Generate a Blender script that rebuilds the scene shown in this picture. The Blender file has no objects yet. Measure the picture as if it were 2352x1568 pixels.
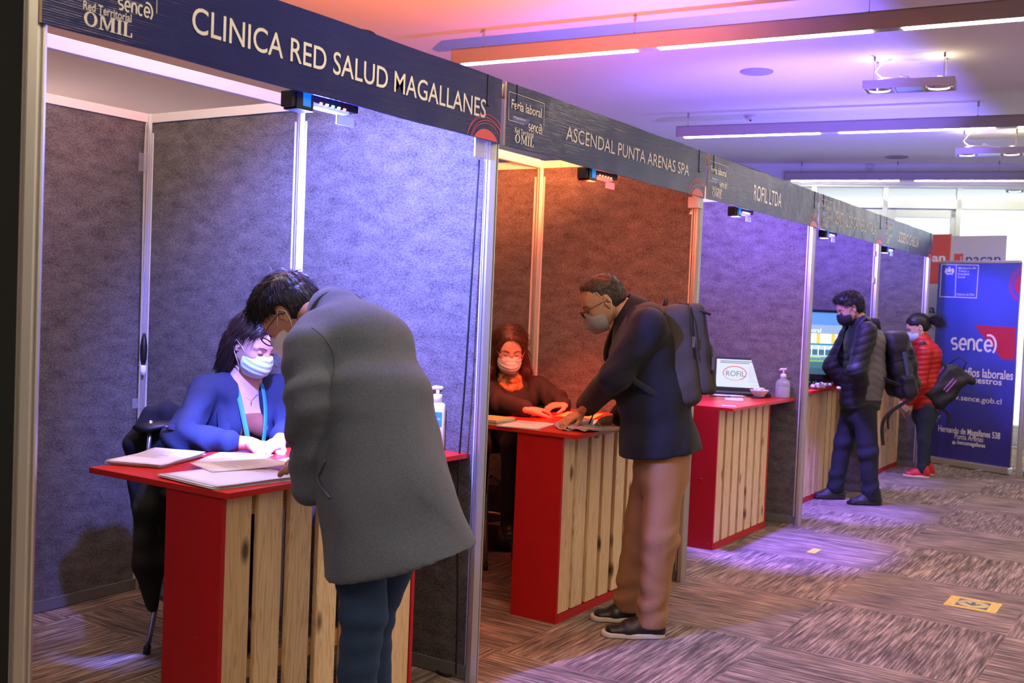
import bpy, bmesh, math, random
import numpy as np
from mathutils import Vector, Matrix

# ---------------------------------------------------------------- camera
F=2449.5951; YAW,PITCH,ROLL=.5739,.0369,.0406
CAM=np.array([2.4067,-1.5711,1.5416])
def cam_rows():
    fw=np.array([-math.sin(YAW)*math.cos(PITCH),math.cos(YAW)*math.cos(PITCH),-math.sin(PITCH)])
    rt=np.array([math.cos(YAW),math.sin(YAW),0.]); up=np.cross(rt,fw)
    return np.array([rt*math.cos(ROLL)+up*math.sin(ROLL), -(-rt*math.sin(ROLL)+up*math.cos(ROLL)), fw])
RM=cam_rows()
sc=bpy.context.scene
cd=bpy.data.cameras.new('camera'); cam=bpy.data.objects.new('camera',cd); sc.collection.objects.link(cam)
cam.matrix_world=Matrix(((RM[0][0],-RM[1][0],-RM[2][0],CAM[0]),(RM[0][1],-RM[1][1],-RM[2][1],CAM[1]),(RM[0][2],-RM[1][2],-RM[2][2],CAM[2]),(0,0,0,1)))
cd.sensor_width=36; cd.lens=F*36/2352; cd.clip_start=.05; cd.clip_end=200
cd.dof.use_dof=True; cd.dof.focus_distance=4.4; cd.dof.aperture_fstop=5.0
sc.camera=cam
# ---------------------------------------------------------------- view, world, exposure
vs=sc.view_settings; vs.view_transform='Standard'; vs.look='None'; vs.exposure=0.30; vs.gamma=1.0; vs.use_curve_mapping=False
W=bpy.data.worlds.new('World'); sc.world=W; W.use_nodes=True
bg=W.node_tree.nodes['Background']; bg.inputs['Color'].default_value=(.78,.9,1,1); bg.inputs['Strength'].default_value=2.2

C=sc.collection
PI=math.pi
# ---------------------------------------------------------------- measuring helpers: a pixel becomes a point on a known plane
def ray(u,v): return RM.T@np.array([(u-1176)/F,(v-784)/F,1.])
def at(u,v,x=None,y=None,z=None):
    d=ray(u,v); ax,val=(0,x) if x is not None else ((1,y) if y is not None else (2,z))
    return CAM+(val-CAM[ax])/d[ax]*d
def atpl(u,v,pt,n):
    d=ray(u,v); n=np.array(n,float); return CAM+((np.array(pt)-CAM)@n)/(d@n)*d

# ---------------------------------------------------------------- materials
def nodes(m): return m.node_tree.nodes, m.node_tree.links
MATS={}
def mat(name,col=(.5,.5,.5),rough=.6,metal=0,emit=None,es=1,noise=None,bump=None,trans=0,ior=1.45,coat=0,alpha=1,sheen=0):
    """noise=(scale,amount) mottles the base colour, bump=(scale,strength,distance)"""
    if name in MATS: return MATS[name]
    m=bpy.data.materials.new(name); m.use_nodes=True; N,L=nodes(m); b=N['Principled BSDF']
    b.inputs['Base Color'].default_value=(*col,1); b.inputs['Roughness'].default_value=rough; b.inputs['Metallic'].default_value=metal
    b.inputs['IOR'].default_value=ior
    if trans: b.inputs['Transmission Weight'].default_value=trans
    if coat: b.inputs['Coat Weight'].default_value=coat
    if sheen: b.inputs['Sheen Weight'].default_value=sheen
    if alpha<1: b.inputs['Alpha'].default_value=alpha
    if emit: b.inputs['Emission Color'].default_value=(*emit,1); b.inputs['Emission Strength'].default_value=es
    if noise or bump: tc=N.new('ShaderNodeTexCoord')
    if noise:
        n=N.new('ShaderNodeTexNoise'); n.inputs['Scale'].default_value=noise[0]; n.inputs['Detail'].default_value=4; L.new(tc.outputs['Object'],n.inputs['Vector'])
        r=N.new('ShaderNodeValToRGB'); a=noise[1]
        r.color_ramp.elements[0].position=.3; r.color_ramp.elements[1].position=.7
        r.color_ramp.elements[0].color=(*[c*(1-a) for c in col],1); r.color_ramp.elements[1].color=(*[min(1,c*(1+a)) for c in col],1)
        L.new(n.outputs['Fac'],r.inputs['Fac']); L.new(r.outputs['Color'],b.inputs['Base Color'])
    if bump:
        n=N.new('ShaderNodeTexNoise'); n.inputs['Scale'].default_value=bump[0]; n.inputs['Detail'].default_value=3; L.new(tc.outputs['Object'],n.inputs['Vector'])
        p=N.new('ShaderNodeBump'); p.inputs['Strength'].default_value=bump[1]; p.inputs['Distance'].default_value=bump[2] if len(bump)>2 else .01
        L.new(n.outputs['Fac'],p.inputs['Height']); L.new(p.outputs['Normal'],b.inputs['Normal'])
    MATS[name]=m; return m
def mth(N,L,op,a,b=None,c=None):
    n=N.new('ShaderNodeMath'); n.operation=op
    for i,v in enumerate((a,b,c)):
        if v is None: continue
        if isinstance(v,(int,float)): n.inputs[i].default_value=v
        else: L.new(v,n.inputs[i])
    return n.outputs[0]

def felt_mat():
    m=mat('partition_felt',(.1,.095,.095),.95); N,L=nodes(m); b=N['Principled BSDF']
    tc=N.new('ShaderNodeTexCoord'); mp=N.new('ShaderNodeMapping'); mp.inputs['Scale'].default_value=(1,1,2.2); L.new(tc.outputs['Object'],mp.inputs['Vector'])
    n1=N.new('ShaderNodeTexNoise'); n1.inputs['Scale'].default_value=95; n1.inputs['Detail'].default_value=6; n1.inputs['Roughness'].default_value=.75; L.new(mp.outputs[0],n1.inputs['Vector'])
    n2=N.new('ShaderNodeTexNoise'); n2.inputs['Scale'].default_value=9; n2.inputs['Detail'].default_value=5; L.new(mp.outputs[0],n2.inputs['Vector'])
    s=mth(N,L,'ADD',mth(N,L,'MULTIPLY',n1.outputs['Fac'],.72),mth(N,L,'MULTIPLY',n2.outputs['Fac'],.28))
    r=N.new('ShaderNodeValToRGB'); e=r.color_ramp.elements
    e[0].position=.38; e[0].color=(.050,.045,.046,1); e[1].position=.64; e[1].color=(.225,.208,.204,1)
    L.new(s,r.inputs['Fac']); L.new(r.outputs['Color'],b.inputs['Base Color'])
    p=N.new('ShaderNodeBump'); p.inputs['Strength'].default_value=.5; p.inputs['Distance'].default_value=.004; L.new(n1.outputs['Fac'],p.inputs['Height']); L.new(p.outputs['Normal'],b.inputs['Normal'])
    return m
def carpet_mat():
    m=mat('carpet_tiles',(.2,.15,.12),.95); N,L=nodes(m); b=N['Principled BSDF']
    tc=N.new('ShaderNodeTexCoord'); sp=N.new('ShaderNodeSeparateXYZ'); L.new(tc.outputs['Object'],sp.inputs[0])
    X,Y=sp.outputs['X'],sp.outputs['Y']; T=.9
    cx=mth(N,L,'FLOOR',mth(N,L,'DIVIDE',mth(N,L,'SUBTRACT',X,1.675),T)); cy=mth(N,L,'FLOOR',mth(N,L,'DIVIDE',mth(N,L,'SUBTRACT',Y,4.15),T))
    par=mth(N,L,'ABSOLUTE',mth(N,L,'MODULO',mth(N,L,'ADD',cx,cy),2.0))     # 0/1 checker
    def stripes(ax,ay,seed):
        cb=N.new('ShaderNodeCombineXYZ'); L.new(mth(N,L,'MULTIPLY',ax,1.0),cb.inputs[0]); L.new(mth(N,L,'MULTIPLY',ay,1.0),cb.inputs[1]); L.new(mth(N,L,'ADD',mth(N,L,'MULTIPLY',cx,3.1),mth(N,L,'MULTIPLY',cy,1.7)),cb.inputs[2])
        n=N.new('ShaderNodeTexNoise'); n.inputs['Scale'].default_value=1; n.inputs['Detail'].default_value=5; n.inputs['Roughness'].default_value=.62; L.new(cb.outputs[0],n.inputs['Vector']); return n.outputs['Fac']
    # stripes run along x (fine across y), or along y
    sx=stripes(mth(N,L,'MULTIPLY',X,4.5),mth(N,L,'MULTIPLY',Y,88),1); sy=stripes(mth(N,L,'MULTIPLY',X,88),mth(N,L,'MULTIPLY',Y,4.5),2)
    mx=N.new('ShaderNodeMix'); mx.data_type='FLOAT'; L.new(par,mx.inputs[0]); L.new(sy,mx.inputs[2]); L.new(sx,mx.inputs[3]); s=mx.outputs[0]
    big=N.new('ShaderNodeTexNoise'); big.inputs['Scale'].default_value=3.3; big.inputs['Detail'].default_value=3; L.new(tc.outputs['Object'],big.inputs['Vector'])
    q=mth(N,L,'ADD',mth(N,L,'MULTIPLY',s,.8),mth(N,L,'MULTIPLY',big.outputs['Fac'],.2))
    r=N.new('ShaderNodeValToRGB'); e=r.color_ramp.elements
    e[0].position=.37; e[0].color=(.056,.043,.036,1); e[1].position=.66; e[1].color=(.50,.38,.29,1)
    k=e.new(.5); k.color=(.185,.14,.112,1)
    L.new(q,r.inputs['Fac']); L.new(r.outputs['Color'],b.inputs['Base Color'])
    p=N.new('ShaderNodeBump'); p.inputs['Strength'].default_value=.6; p.inputs['Distance'].default_value=.006; L.new(s,p.inputs['Height']); L.new(p.outputs['Normal'],b.inputs['Normal'])
    return m
def wood_mat(name,c0,c1,seed=0,horizontal=False):
    m=mat(name,c0,.55); N,L=nodes(m); b=N['Principled BSDF']
    tc=N.new('ShaderNodeTexCoord'); mp=N.new('ShaderNodeMapping'); mp.inputs['Location'].default_value=(seed*3.1,seed*1.7,seed*.9)
    mp.inputs['Scale'].default_value=(9,22,1.3) if not horizontal else (9,1.3,22); L.new(tc.outputs['Object'],mp.inputs['Vector'])
    n=N.new('ShaderNodeTexNoise'); n.inputs['Scale'].default_value=1.3; n.inputs['Detail'].default_value=3; n.inputs['Distortion'].default_value=.6; L.new(mp.outputs[0],n.inputs['Vector'])
    w=mth(N,L,'FRACT',mth(N,L,'MULTIPLY',n.outputs['Fac'],9))
    w=mth(N,L,'ABSOLUTE',mth(N,L,'SUBTRACT',w,.5)); w=mth(N,L,'MULTIPLY',w,2)
    # knots
    v=N.new('ShaderNodeTexVoronoi'); v.inputs['Scale'].default_value=1; mp2=N.new('ShaderNodeMapping'); mp2.inputs['Scale'].default_value=(1,8.5,3.6) ; mp2.inputs['Location'].default_value=(seed*1.3,seed*2.9+.4,seed*.7)
    L.new(tc.outputs['Object'],mp2.inputs['Vector']); L.new(mp2.outputs[0],v.inputs['Vector'])
    kr=N.new('ShaderNodeValToRGB'); kr.color_ramp.elements[0].position=.07; kr.color_ramp.elements[0].color=(1,1,1,1); kr.color_ramp.elements[1].position=.19; kr.color_ramp.elements[1].color=(0,0,0,1); L.new(v.outputs['Distance'],kr.inputs['Fac'])
    r=N.new('ShaderNodeValToRGB'); e=r.color_ramp.elements; e[0].position=0; e[0].color=(*c1,1); e[1].position=.55; e[1].color=(*c0,1); L.new(w,r.inputs['Fac'])
    mx=N.new('ShaderNodeMix'); mx.data_type='RGBA'; L.new(kr.outputs['Color'],mx.inputs[0]); L.new(r.outputs['Color'],mx.inputs[6]); mx.inputs[7].default_value=(.14,.06,.025,1)
    L.new(mx.outputs[2],b.inputs['Base Color']); return m
def fascia_mat():
    # printed corrugated plastic: glossy, horizontal flutes
    m=mat('printed_corrugated_board',(.018,.024,.15),.24); m.node_tree.nodes['Principled BSDF'].inputs['Specular IOR Level'].default_value=.28; N,L=nodes(m); b=N['Principled BSDF']
    tc=N.new('ShaderNodeTexCoord'); sp=N.new('ShaderNodeSeparateXYZ'); L.new(tc.outputs['Object'],sp.inputs[0])
    fr=mth(N,L,'MULTIPLY',mth(N,L,'ADD',mth(N,L,'SINE',mth(N,L,'MULTIPLY',sp.outputs['Z'],2*PI/.0062)),1),.5)
    n=N.new('ShaderNodeTexNoise'); n.inputs['Scale'].default_value=5; n.inputs['Detail'].default_value=4; L.new(tc.outputs['Object'],n.inputs['Vector'])
    mp=N.new('ShaderNodeMapping'); mp.inputs['Scale'].default_value=(1,2.2,34); L.new(tc.outputs['Object'],mp.inputs['Vector'])
    n2=N.new('ShaderNodeTexNoise'); n2.inputs['Scale'].default_value=3; n2.inputs['Detail'].default_value=4; L.new(mp.outputs[0],n2.inputs['Vector'])
    h=mth(N,L,'ADD',mth(N,L,'MULTIPLY',fr,.20),mth(N,L,'ADD',mth(N,L,'MULTIPLY',n.outputs['Fac'],5.0),mth(N,L,'MULTIPLY',n2.outputs['Fac'],.9)))
    p=N.new('ShaderNodeBump'); p.inputs['Strength'].default_value=.9; p.inputs['Distance'].default_value=.0016; L.new(h,p.inputs['Height']); L.new(p.outputs['Normal'],b.inputs['Normal'])
    return m
FELT=felt_mat(); CARPET=carpet_mat(); FASC=fascia_mat()
ALU=mat('brushed_aluminium',(.62,.61,.58),.38,.85); ALUW=mat('white_rail',(.75,.73,.68),.5); ALUD=mat('groove_shadow_metal',(.23,.22,.21),.5,.7)
RAILG=mat('grey_base_rail',(.16,.155,.155),.6)
RED=mat('red_laminate',(.50,.008,.010),.42); REDT=mat('red_tabletop_laminate',(.60,.022,.010),.30)
WOODS=[wood_mat('pine_slat_%d'%i,(.84,.63,.37) if i%2 else (.80,.57,.32),(.66,.43,.21),i) for i in range(5)]
BATTEN=wood_mat('pine_batten',(.5,.31,.14),(.36,.2,.08),9,True)
WHITE=mat('white_paint',(.78,.77,.74),.7); PAPER=mat('paper',(.82,.81,.79),.7); BLACK=mat('black_plastic',(.012,.012,.013),.4)
RUB=mat('black_cable',(.01,.01,.01),.5); INK=mat('grey_ink',(.36,.36,.38),.7)
LETTER=mat('white_lettering',(.82,.80,.77),.45); NAVY=mat('navy_print',(.012,.018,.11),.4)
CLEAR=mat('clear_tape',(.5,.5,.55),.25,alpha=.22)

# ---------------------------------------------------------------- mesh helpers
def link(o,parent=None):
    C.objects.link(o)
    if parent is not None: o.parent=parent
    return o
def setp(o,label=None,cat=None,group=None,kind=None):
    if label: o['label']=label
    if cat: o['category']=cat
    if group: o['group']=group
    if kind: o['kind']=kind
    return o
def thing(name,label,cat,loc=(0,0,0),rz=0,group=None):
    o=bpy.data.objects.new(name,None); C.objects.link(o); o.location=loc; o.rotation_euler=(0,0,rz); o.empty_display_size=.05
    return setp(o,label,cat,group)
def mobj(name,vs_,fs,m,parent=None,smooth=False):
    me=bpy.data.meshes.new(name); me.from_pydata([tuple(map(float,v)) for v in vs_],[],[tuple(int(i) for i in f) for f in fs]); me.update()
    if smooth: me.polygons.foreach_set('use_smooth',[True]*len(me.polygons))
    me.materials.append(m); return link(bpy.data.objects.new(name,me),parent)
class MB:
    def __init__(s): s.v=[]; s.f=[]; s.sm=[]
    def add(s,vs_,fs,smooth=False):
        n=len(s.v); s.v+= [tuple(map(float,v)) for v in vs_]; s.f+=[tuple(i+n for i in f) for f in fs]; s.sm+=[smooth]*len(fs); return s
    def box(s,c,d,rz=0,M=None,tilt=None):
        x,y,z=d[0]/2,d[1]/2,d[2]/2
        P=[Vector((sx*x,sy*y,sz*z)) for sx in(-1,1) for sy in(-1,1) for sz in(-1,1)]
        R=Matrix.Rotation(rz,3,'Z') if M is None else M
        P=[R@p+Vector(c) for p in P]
        return s.add(P,[(0,1,3,2),(4,6,7,5),(0,4,5,1),(2,3,7,6),(0,2,6,4),(1,5,7,3)])
    def prism(s,poly,z0,z1,M=None,c=(0,0,0)):
        n=len(poly); P=[Vector((p[0],p[1],z0)) for p in poly]+[Vector((p[0],p[1],z1)) for p in poly]
        if M is not None: P=[M@p for p in P]
        P=[p+Vector(c) for p in P]
        return s.add(P,[tuple(range(n))[::-1],tuple(range(n,2*n))]+[(i,(i+1)%n,n+(i+1)%n,n+i) for i in range(n)])
    def tube(s,pts,r,n=8,caps=True,sc2=None):
        pts=[Vector(p) for p in pts]; k=len(pts); rr=r if isinstance(r,(list,tuple)) else [r]*k
        V=[];F_=[]; prev=None
        for i,p in enumerate(pts):
            t=(pts[min(i+1,k-1)]-pts[max(i-1,0)]).normalized()
            if prev is None:
                a=Vector((0,0,1)) if abs(t.z)<.9 else Vector((1,0,0)); u=t.cross(a).normalized()
            else:
                u=(prev-t*prev.dot(t)); u=u.normalized() if u.length>1e-6 else t.orthogonal().normalized()
            prev=u; w=t.cross(u)
            for j in range(n):
                a=2*PI*j/n; V.append(p+(u*math.cos(a)+w*math.sin(a)*(sc2 or 1))*rr[i])
        for i in range(k-1):
            for j in range(n): F_.append((i*n+j,i*n+(j+1)%n,(i+1)*n+(j+1)%n,(i+1)*n+j))
        if caps: F_.append(tuple(range(n))[::-1]); F_.append(tuple(range((k-1)*n,k*n)))
        return s.add(V,F_,True)
    def lathe(s,prof,c=(0,0,0),n=24,M=None,sx=1,sy=1):
        V=[];F_=[]; k=len(prof)
        for r,z in prof:
            for j in range(n):
                a=2*PI*j/n; p=Vector((r*math.cos(a)*sx,r*math.sin(a)*sy,z)); p=(M@p if M is not None else p)+Vector(c); V.append(p)
        for i in range(k-1):
            for j in range(n): F_.append((i*n+j,i*n+(j+1)%n,(i+1)*n+(j+1)%n,(i+1)*n+j))
        F_.append(tuple(range(n))[::-1]); F_.append(tuple(range((k-1)*n,k*n)))
        return s.add(V,F_,True)
    def build(s,name,m,parent=None,bev=0,seg=2):
        me=bpy.data.meshes.new(name); me.from_pydata(s.v,[],s.f); me.update()
        me.polygons.foreach_set('use_smooth',[bool(x) for x in s.sm]); me.materials.append(m)
        o=link(bpy.data.objects.new(name,me),parent)
        if bev:
            b=o.modifiers.new('bevel','BEVEL'); b.width=bev; b.segments=seg; b.limit_method='ANGLE'; b.angle_limit=.7
        return o
def box(name,c,d,m,parent=None,rz=0,bev=0,M=None):
    mb=MB(); mb.box(c,d,rz,M); return mb.build(name,m,parent,bev)
def copy_tree(o,parent=None):
    c=o.copy(); C.objects.link(c); c.parent=parent
    for ch in list(o.children): copy_tree(ch,c)
    return c
# ---------------------------------------------------------------- flat print on a plane: origin O, horizontal axis U (unit), up z
def txt_mesh(string,off=0.0,font_shear=0):
    cu=bpy.data.curves.new('t','FONT'); cu.body=string; cu.offset=off; cu.resolution_u=4; cu.shear=font_shear
    o=bpy.data.objects.new('t',cu); C.objects.link(o); dg=bpy.context.evaluated_depsgraph_get(); dg.update()
    me=bpy.data.meshes.new_from_object(o.evaluated_get(dg)); V=[tuple(v.co) for v in me.vertices]; F_=[tuple(p.vertices) for p in me.polygons]
    bpy.data.objects.remove(o); bpy.data.curves.remove(cu); bpy.data.meshes.remove(me)
    return np.array(V),F_
TC={}
class Sheet:
    """a vertical printed surface; s runs along U, z up; prints are thin films 'lift' in front of it"""
    def __init__(s,O,U,lift=.0012): s.O=np.array(O,float); s.U=np.array(U,float)/np.linalg.norm(U); s.N=np.cross(s.U,[0,0,1.]); s.lift=lift
    def px(s,u,v): p=atpl(u,v,s.O,s.N); return float((p-s.O)@s.U),float(p[2]-s.O[2])
    def P(s,a,b,k=1): return s.O+s.U*a+np.array([0,0,b])+s.N*s.lift*k
    def text(s,string,bl,tr,name='lettering',m=None,parent=None,off=0.0,k=1,label=None,italic=0):
        key=(string,off,italic)
        if key not in TC: TC[key]=txt_mesh(string,off,italic)
        V,F_=TC[key]; lo=V.min(0); hi=V.max(0)
        W_=[s.P(bl[0]+(v[0]-lo[0])/(hi[0]-lo[0])*(tr[0]-bl[0]), bl[1]+(v[1]-lo[1])/(hi[1]-lo[1])*(tr[1]-bl[1]),k) for v in V]
        o=mobj(name,W_,F_,m or LETTER,parent)
        if label: o['label']=label
        return o
    def poly(s,pts,name,m,parent=None,k=1): return mobj(name,[s.P(a,b,k) for a,b in pts],[tuple(range(len(pts)))],m,parent)
    def strokes(s,polys,name,m,parent=None,w=.003,k=1):
        V=[];F_=[]
        for q,pts in enumerate(polys):
            kk=k+.12*q; pts=[p for i,p in enumerate(pts) if i==0 or math.hypot(p[0]-pts[i-1][0],p[1]-pts[i-1][1])>1e-6]; n=len(pts); closed=n>3 and math.hypot(pts[0][0]-pts[-1][0],pts[0][1]-pts[-1][1])<1e-6
            if closed: pts=pts[:-1]; n-=1
            i0=len(V)
            for i,(a,b) in enumerate(pts):
                p0=pts[(i-1)%n] if (closed or i>0) else None; p1=pts[(i+1)%n] if (closed or i<n-1) else None
                d0=(a-p0[0],b-p0[1]) if p0 else (p1[0]-a,p1[1]-b); d1=(p1[0]-a,p1[1]-b) if p1 else d0
                l0=math.hypot(*d0) or 1; l1=math.hypot(*d1) or 1; n0=(-d0[1]/l0,d0[0]/l0); n1=(-d1[1]/l1,d1[0]/l1); m_=(n0[0]+n1[0],n0[1]+n1[1]); lm=math.hypot(*m_) or 1; m_=(m_[0]/lm,m_[1]/lm); c_=max(.45,m_[0]*n0[0]+m_[1]*n0[1]); h=w/2/c_
                V+=[s.P(a+m_[0]*h,b+m_[1]*h,kk),s.P(a-m_[0]*h,b-m_[1]*h,kk)]
            for i in range(n if closed else n-1): j=(i+1)%n; F_.append((i0+2*i,i0+2*i+1,i0+2*j+1,i0+2*j))
        return mobj(name,V,F_,m,parent)
def arc(cx,cy,rx,ry,a0,a1,n=24): return [(cx+rx*math.cos(math.radians(a0+(a1-a0)*i/n)),cy+ry*math.sin(math.radians(a0+(a1-a0)*i/n))) for i in range(n+1)]
def sence(sh,bl,tr,name,parent,m=None,k=1):
    """lower-case word with the last letter circled by an arc, drawn with round strokes"""
    w=tr[0]-bl[0]; h=tr[1]-bl[1]; t=h*.13; z=bl[1]; xh=h*.66
    cw=w*.165; g=w*.04; L_=[]
    x=bl[0]
    r=xh/2
    # s
    L_.append(arc(x+cw*.5,z+xh*.74,cw*.42,xh*.26,50,270,10)+arc(x+cw*.5,z+xh*.26,cw*.42,xh*.26,90,-130,10)[1:]); x+=cw+g
    # e
    L_.append([(x+cw*.06,z+xh*.5),(x+cw*.94,z+xh*.5)]+arc(x+cw*.5,z+r,cw*.46,r,5,310,18)); x+=cw+g
    # n
    L_.append([(x+cw*.08,z),(x+cw*.08,z+xh)]); L_.append(arc(x+cw*.5,z+xh*.55,cw*.42,xh*.45,180,0,12)+[(x+cw*.92,z)]); x+=cw+g
    # c
    L_.append(arc(x+cw*.5,z+r,cw*.46,r,50,310,16)); x+=cw+g*.6
    # circled e
    ex=x+cw*.55; ey=z+r
    L_.append([(ex-cw*.4,ey),(ex+cw*.42,ey)]+arc(ex,ey,cw*.5,r,5,320,18))
    L_.append(arc(ex+cw*.05,ey+xh*.06,cw*.98,xh*.88,110,-50,20))
    return sh.strokes(L_,name,m or LETTER,parent,t,k)
def omil(sh,bl,tr,parent,k=1,name='lettering'):
    """bold slab-serif word"""
    w=tr[0]-bl[0]; h=tr[1]-bl[1]; V=[];F_=[]
    def quad(p):
        i=len(V)
        for a,b in p: V.append(sh.P(bl[0]+a*w,bl[1]+b*h,k))
        F_.append(tuple(range(i,i+len(p))))
    def rect(a,b,c,d): quad([(a,b),(c,b),(c,d),(a,d)])
    n=24; i0=len(V)
    for i in range(n):
        a=2*PI*i/n; V.append(sh.P(bl[0]+(.135+.135*math.cos(a))*w,bl[1]+(.5+.5*math.sin(a))*h,k)); V.append(sh.P(bl[0]+(.135+.075*math.cos(a))*w,bl[1]+(.5+.42*math.sin(a))*h,k))
    for i in range(n): j=(i+1)%n; F_.append((i0+2*i,i0+2*j,i0+2*j+1,i0+2*i+1))
    # M
    rect(.30,0,.40,.07);rect(.33,.07,.36,.93);rect(.30,.93,.40,1);rect(.53,0,.65,.07);rect(.555,.07,.62,.93);rect(.53,.93,.65,1)
    quad([(.34,.98),(.40,.98),(.49,.15),(.455,.05)]);quad([(.455,.05),(.49,.05),(.575,.93),(.545,.98)])
    # I
    rect(.67,0,.78,.07);rect(.695,.07,.755,.93);rect(.67,.93,.78,1)
    # L
    rect(.80,0,1,.07);rect(.825,.07,.885,.93);rect(.80,.93,.91,1);rect(.97,.07,1,.3)
    return mobj(name,V,F_,LETTER,parent)
# ================================================================ THE ROOM
CZ=3.45                                   # ceiling height
def S(o): o['kind']='structure'; return o
S(box('floor',(2,4,-.05),(20,24,.1),CARPET))
CEIL=mat('ceiling_paint',(.74,.72,.70),.9)
S(box('ceiling',(2,4,CZ+.05),(20,24,.1),CEIL))
WALLM=mat('wall_paint',(.58,.60,.62),.9)
S(box('wall_left',(-7.9,3,CZ/2),(.1,22,CZ),WALLM)); S(box('wall_right',(7.5,3,CZ/2),(.1,22,CZ),WALLM)); S(box('wall_back',(-.2,-6,CZ/2),(15.4,.1,CZ),WALLM))
# far window wall, a plane through the two ends of its ceiling line
KS=(CZ-CAM[2])/(3.0-CAM[2])
def sc_(p): return CAM+(np.array(p)-CAM)*KS
wa=sc_((-.978,8.755,3.)); wb=sc_((.744,9.292,3.)); WU=(wb-wa)[:2]; WU=np.array([WU[0],WU[1],0])/np.linalg.norm(WU)
far=Sheet((wa[0],wa[1],0),WU,.0)
FM=mat('window_frame_paint',(.30,.38,.42),.6)
rows=[far.px(2000,425)[1],far.px(2000,457)[1],far.px(2120,476)[1],far.px(2120,560)[1]]
def farbox(name,s0,s1,z0,z1,th,m,parent=None,off=0):
    c=far.P((s0+s1)/2,(z0+z1)/2,0)-far.N*off; return box(name,c,(s1-s0,th,z1-z0),m,parent,rz=math.atan2(WU[1],WU[0]))
S(farbox('wall_far',-9,8,rows[0],CZ+.2,.2,WALLM))
zt1,zb1,zt2=rows[0],rows[1],rows[2]
# mullions from the photo, continued outwards at the same spacing
m0=[far.px(u,440)[0] for u in (1868,2034,2201)]; sp=(m0[2]-m0[0])/2
fr=MB(); rzf=math.atan2(WU[1],WU[0])
def fb(mb,s0,s1,z0,z1,th): mb.box(far.P((s0+s1)/2,(z0+z1)/2,0),(s1-s0,th,z1-z0),rzf)
for i in range(-7,8):
    s=m0[1]+i*sp; fb(fr,s-.03,s+.03,0,rows[0],.12)
fb(fr,-9,8,zt2-.02,zb1,.12); fb(fr,-9,8,rows[0]-.03,rows[0]+.02,.14)
S(fr.build('window_1_frame',FM))
GL=mat('window_glass',(1,1,1),.0,trans=1,ior=1.05)
S(farbox('window_1',-9,8,0.02,rows[0],.01,GL))
# door leafs between two mullions
s0,s1=[far.px(u,520)[0] for u in (2046,2192)]; dz=far.px(2120,478)[1]
df=MB()
for a,b,c,d in ((s0-.06,s0+.05,0,dz),(s1-.05,s1+.05,0,dz),(s0,s1,dz-.12,dz),(s0,s1,0,.2),(s0-.95,s0-.85,0,dz),(s0-.95,s0-.05,dz-.12,dz)): fb(df,a,b,c,d,.09)
S(df.build('door_1_frame',FM))

# ---------------------------------------------------------------- linear pendant lights
TUBE=mat('lit_diffuser',(1,1,1),.5,emit=(1,.80,.55),es=66)
BAR=mat('grey_light_housing',(.30,.28,.27),.5,.2)
def pendant(a,b,segs,hangs,label,strayw=False):
    """a,b ends on the lower edge (world); segs = lit spans (fractions); hangs = fractions carrying a wire"""
    a=np.array(a);b=np.array(b); zb=(a[2]+b[2])/2; a[2]=b[2]=zb; d=b-a; Lh=np.linalg.norm(d); ang=math.atan2(d[1],d[0])
    t=thing('pendant_light_bar',label,'ceiling light',(a[0],a[1],zb),ang,'long linear pendant lights')
    w=.075; h=.105
    mb=MB(); mb.box((Lh/2,0,h-.004),(Lh,w,.008)); mb.box((Lh/2,-w/2+.003,h/2),(Lh,.006,h)); mb.box((Lh/2,w/2-.003,h/2),(Lh,.006,h)); mb.box((.003,0,h/2),(.006,w,h)); mb.box((Lh-.003,0,h/2),(.006,w,h))
    prev=0
    for s,e in list(segs)+[(1,1)]:
        if s-prev>1e-4: mb.box(((prev+s)/2*Lh,0,.005),((s-prev)*Lh,w-.006,.008))
        prev=e
    mb.build('housing',BAR,t)
    for s,e in segs: box('diffuser',((s+e)/2*Lh,0,.004),((e-s)*Lh,w-.012,.014),TUBE,t)
    for f in hangs:
        mb=MB(); mb.tube([(f*Lh,0,h),(f*Lh,0,CZ-zb)],.0016,6); mb.tube([(f*Lh,0,CZ-zb-.045),(f*Lh,0,CZ-zb)],.009,10); mb.tube([(f*Lh,0,h),(f*Lh,0,h+.012)],.008,8); mb.build('hanging_wire',BAR,t)
    return t,Lh,ang
ZB=CAM[2]+(2.82-CAM[2])*KS
def bar_from(pts,ext,segpx,hangpx,label):
    a=at(*pts[0],z=ZB); b=at(*pts[1],z=ZB); d=(b-a); L0=np.linalg.norm(d); b=a+d*ext; L1=L0*ext
    # project pixels on the bar's vertical plane to get fractions
    n=np.cross(d/L0,[0,0,1.]); fr=lambda u,v: float((atpl(u,v,a,n)-a)@(d/L0))/L1
    segs=[(fr(*p),min(.995,fr(*q))) for p,q in segpx]; last=segs[-1][1]; step=segs[1][0]-segs[0][0] if len(segs)>1 else .3; wd=segs[0][1]-segs[0][0]
    s=segs[-1][0]+step
    while s+wd<1: segs.append((s,s+wd)); s+=step
    hg=[fr(*p) for p in hangpx]; st=hg[1]-hg[0]; s=hg[-1]+st
    while s<.99: hg.append(s); s+=st
    return pendant(a,b,segs,hg,label)
bar_from([(1042,150),(2352,43)],2.4,[((1064,148),(1461,119)),((1514,113),(2003,76)),((2074,69),(2600,30))],[(1110,108),(1457,78),(1996,38)],'nearest long grey pendant light bar with three lit tubes above the signs')
bar_from([(1555,316),(2352,292)],2.6,[((1573,314),(1883,308)),((1928,304),(2286,296)),((2339,293),(2700,283))],[(1580,290),(2246,268)],'grey pendant light bar in the middle, between the two spotlight frames')
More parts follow.
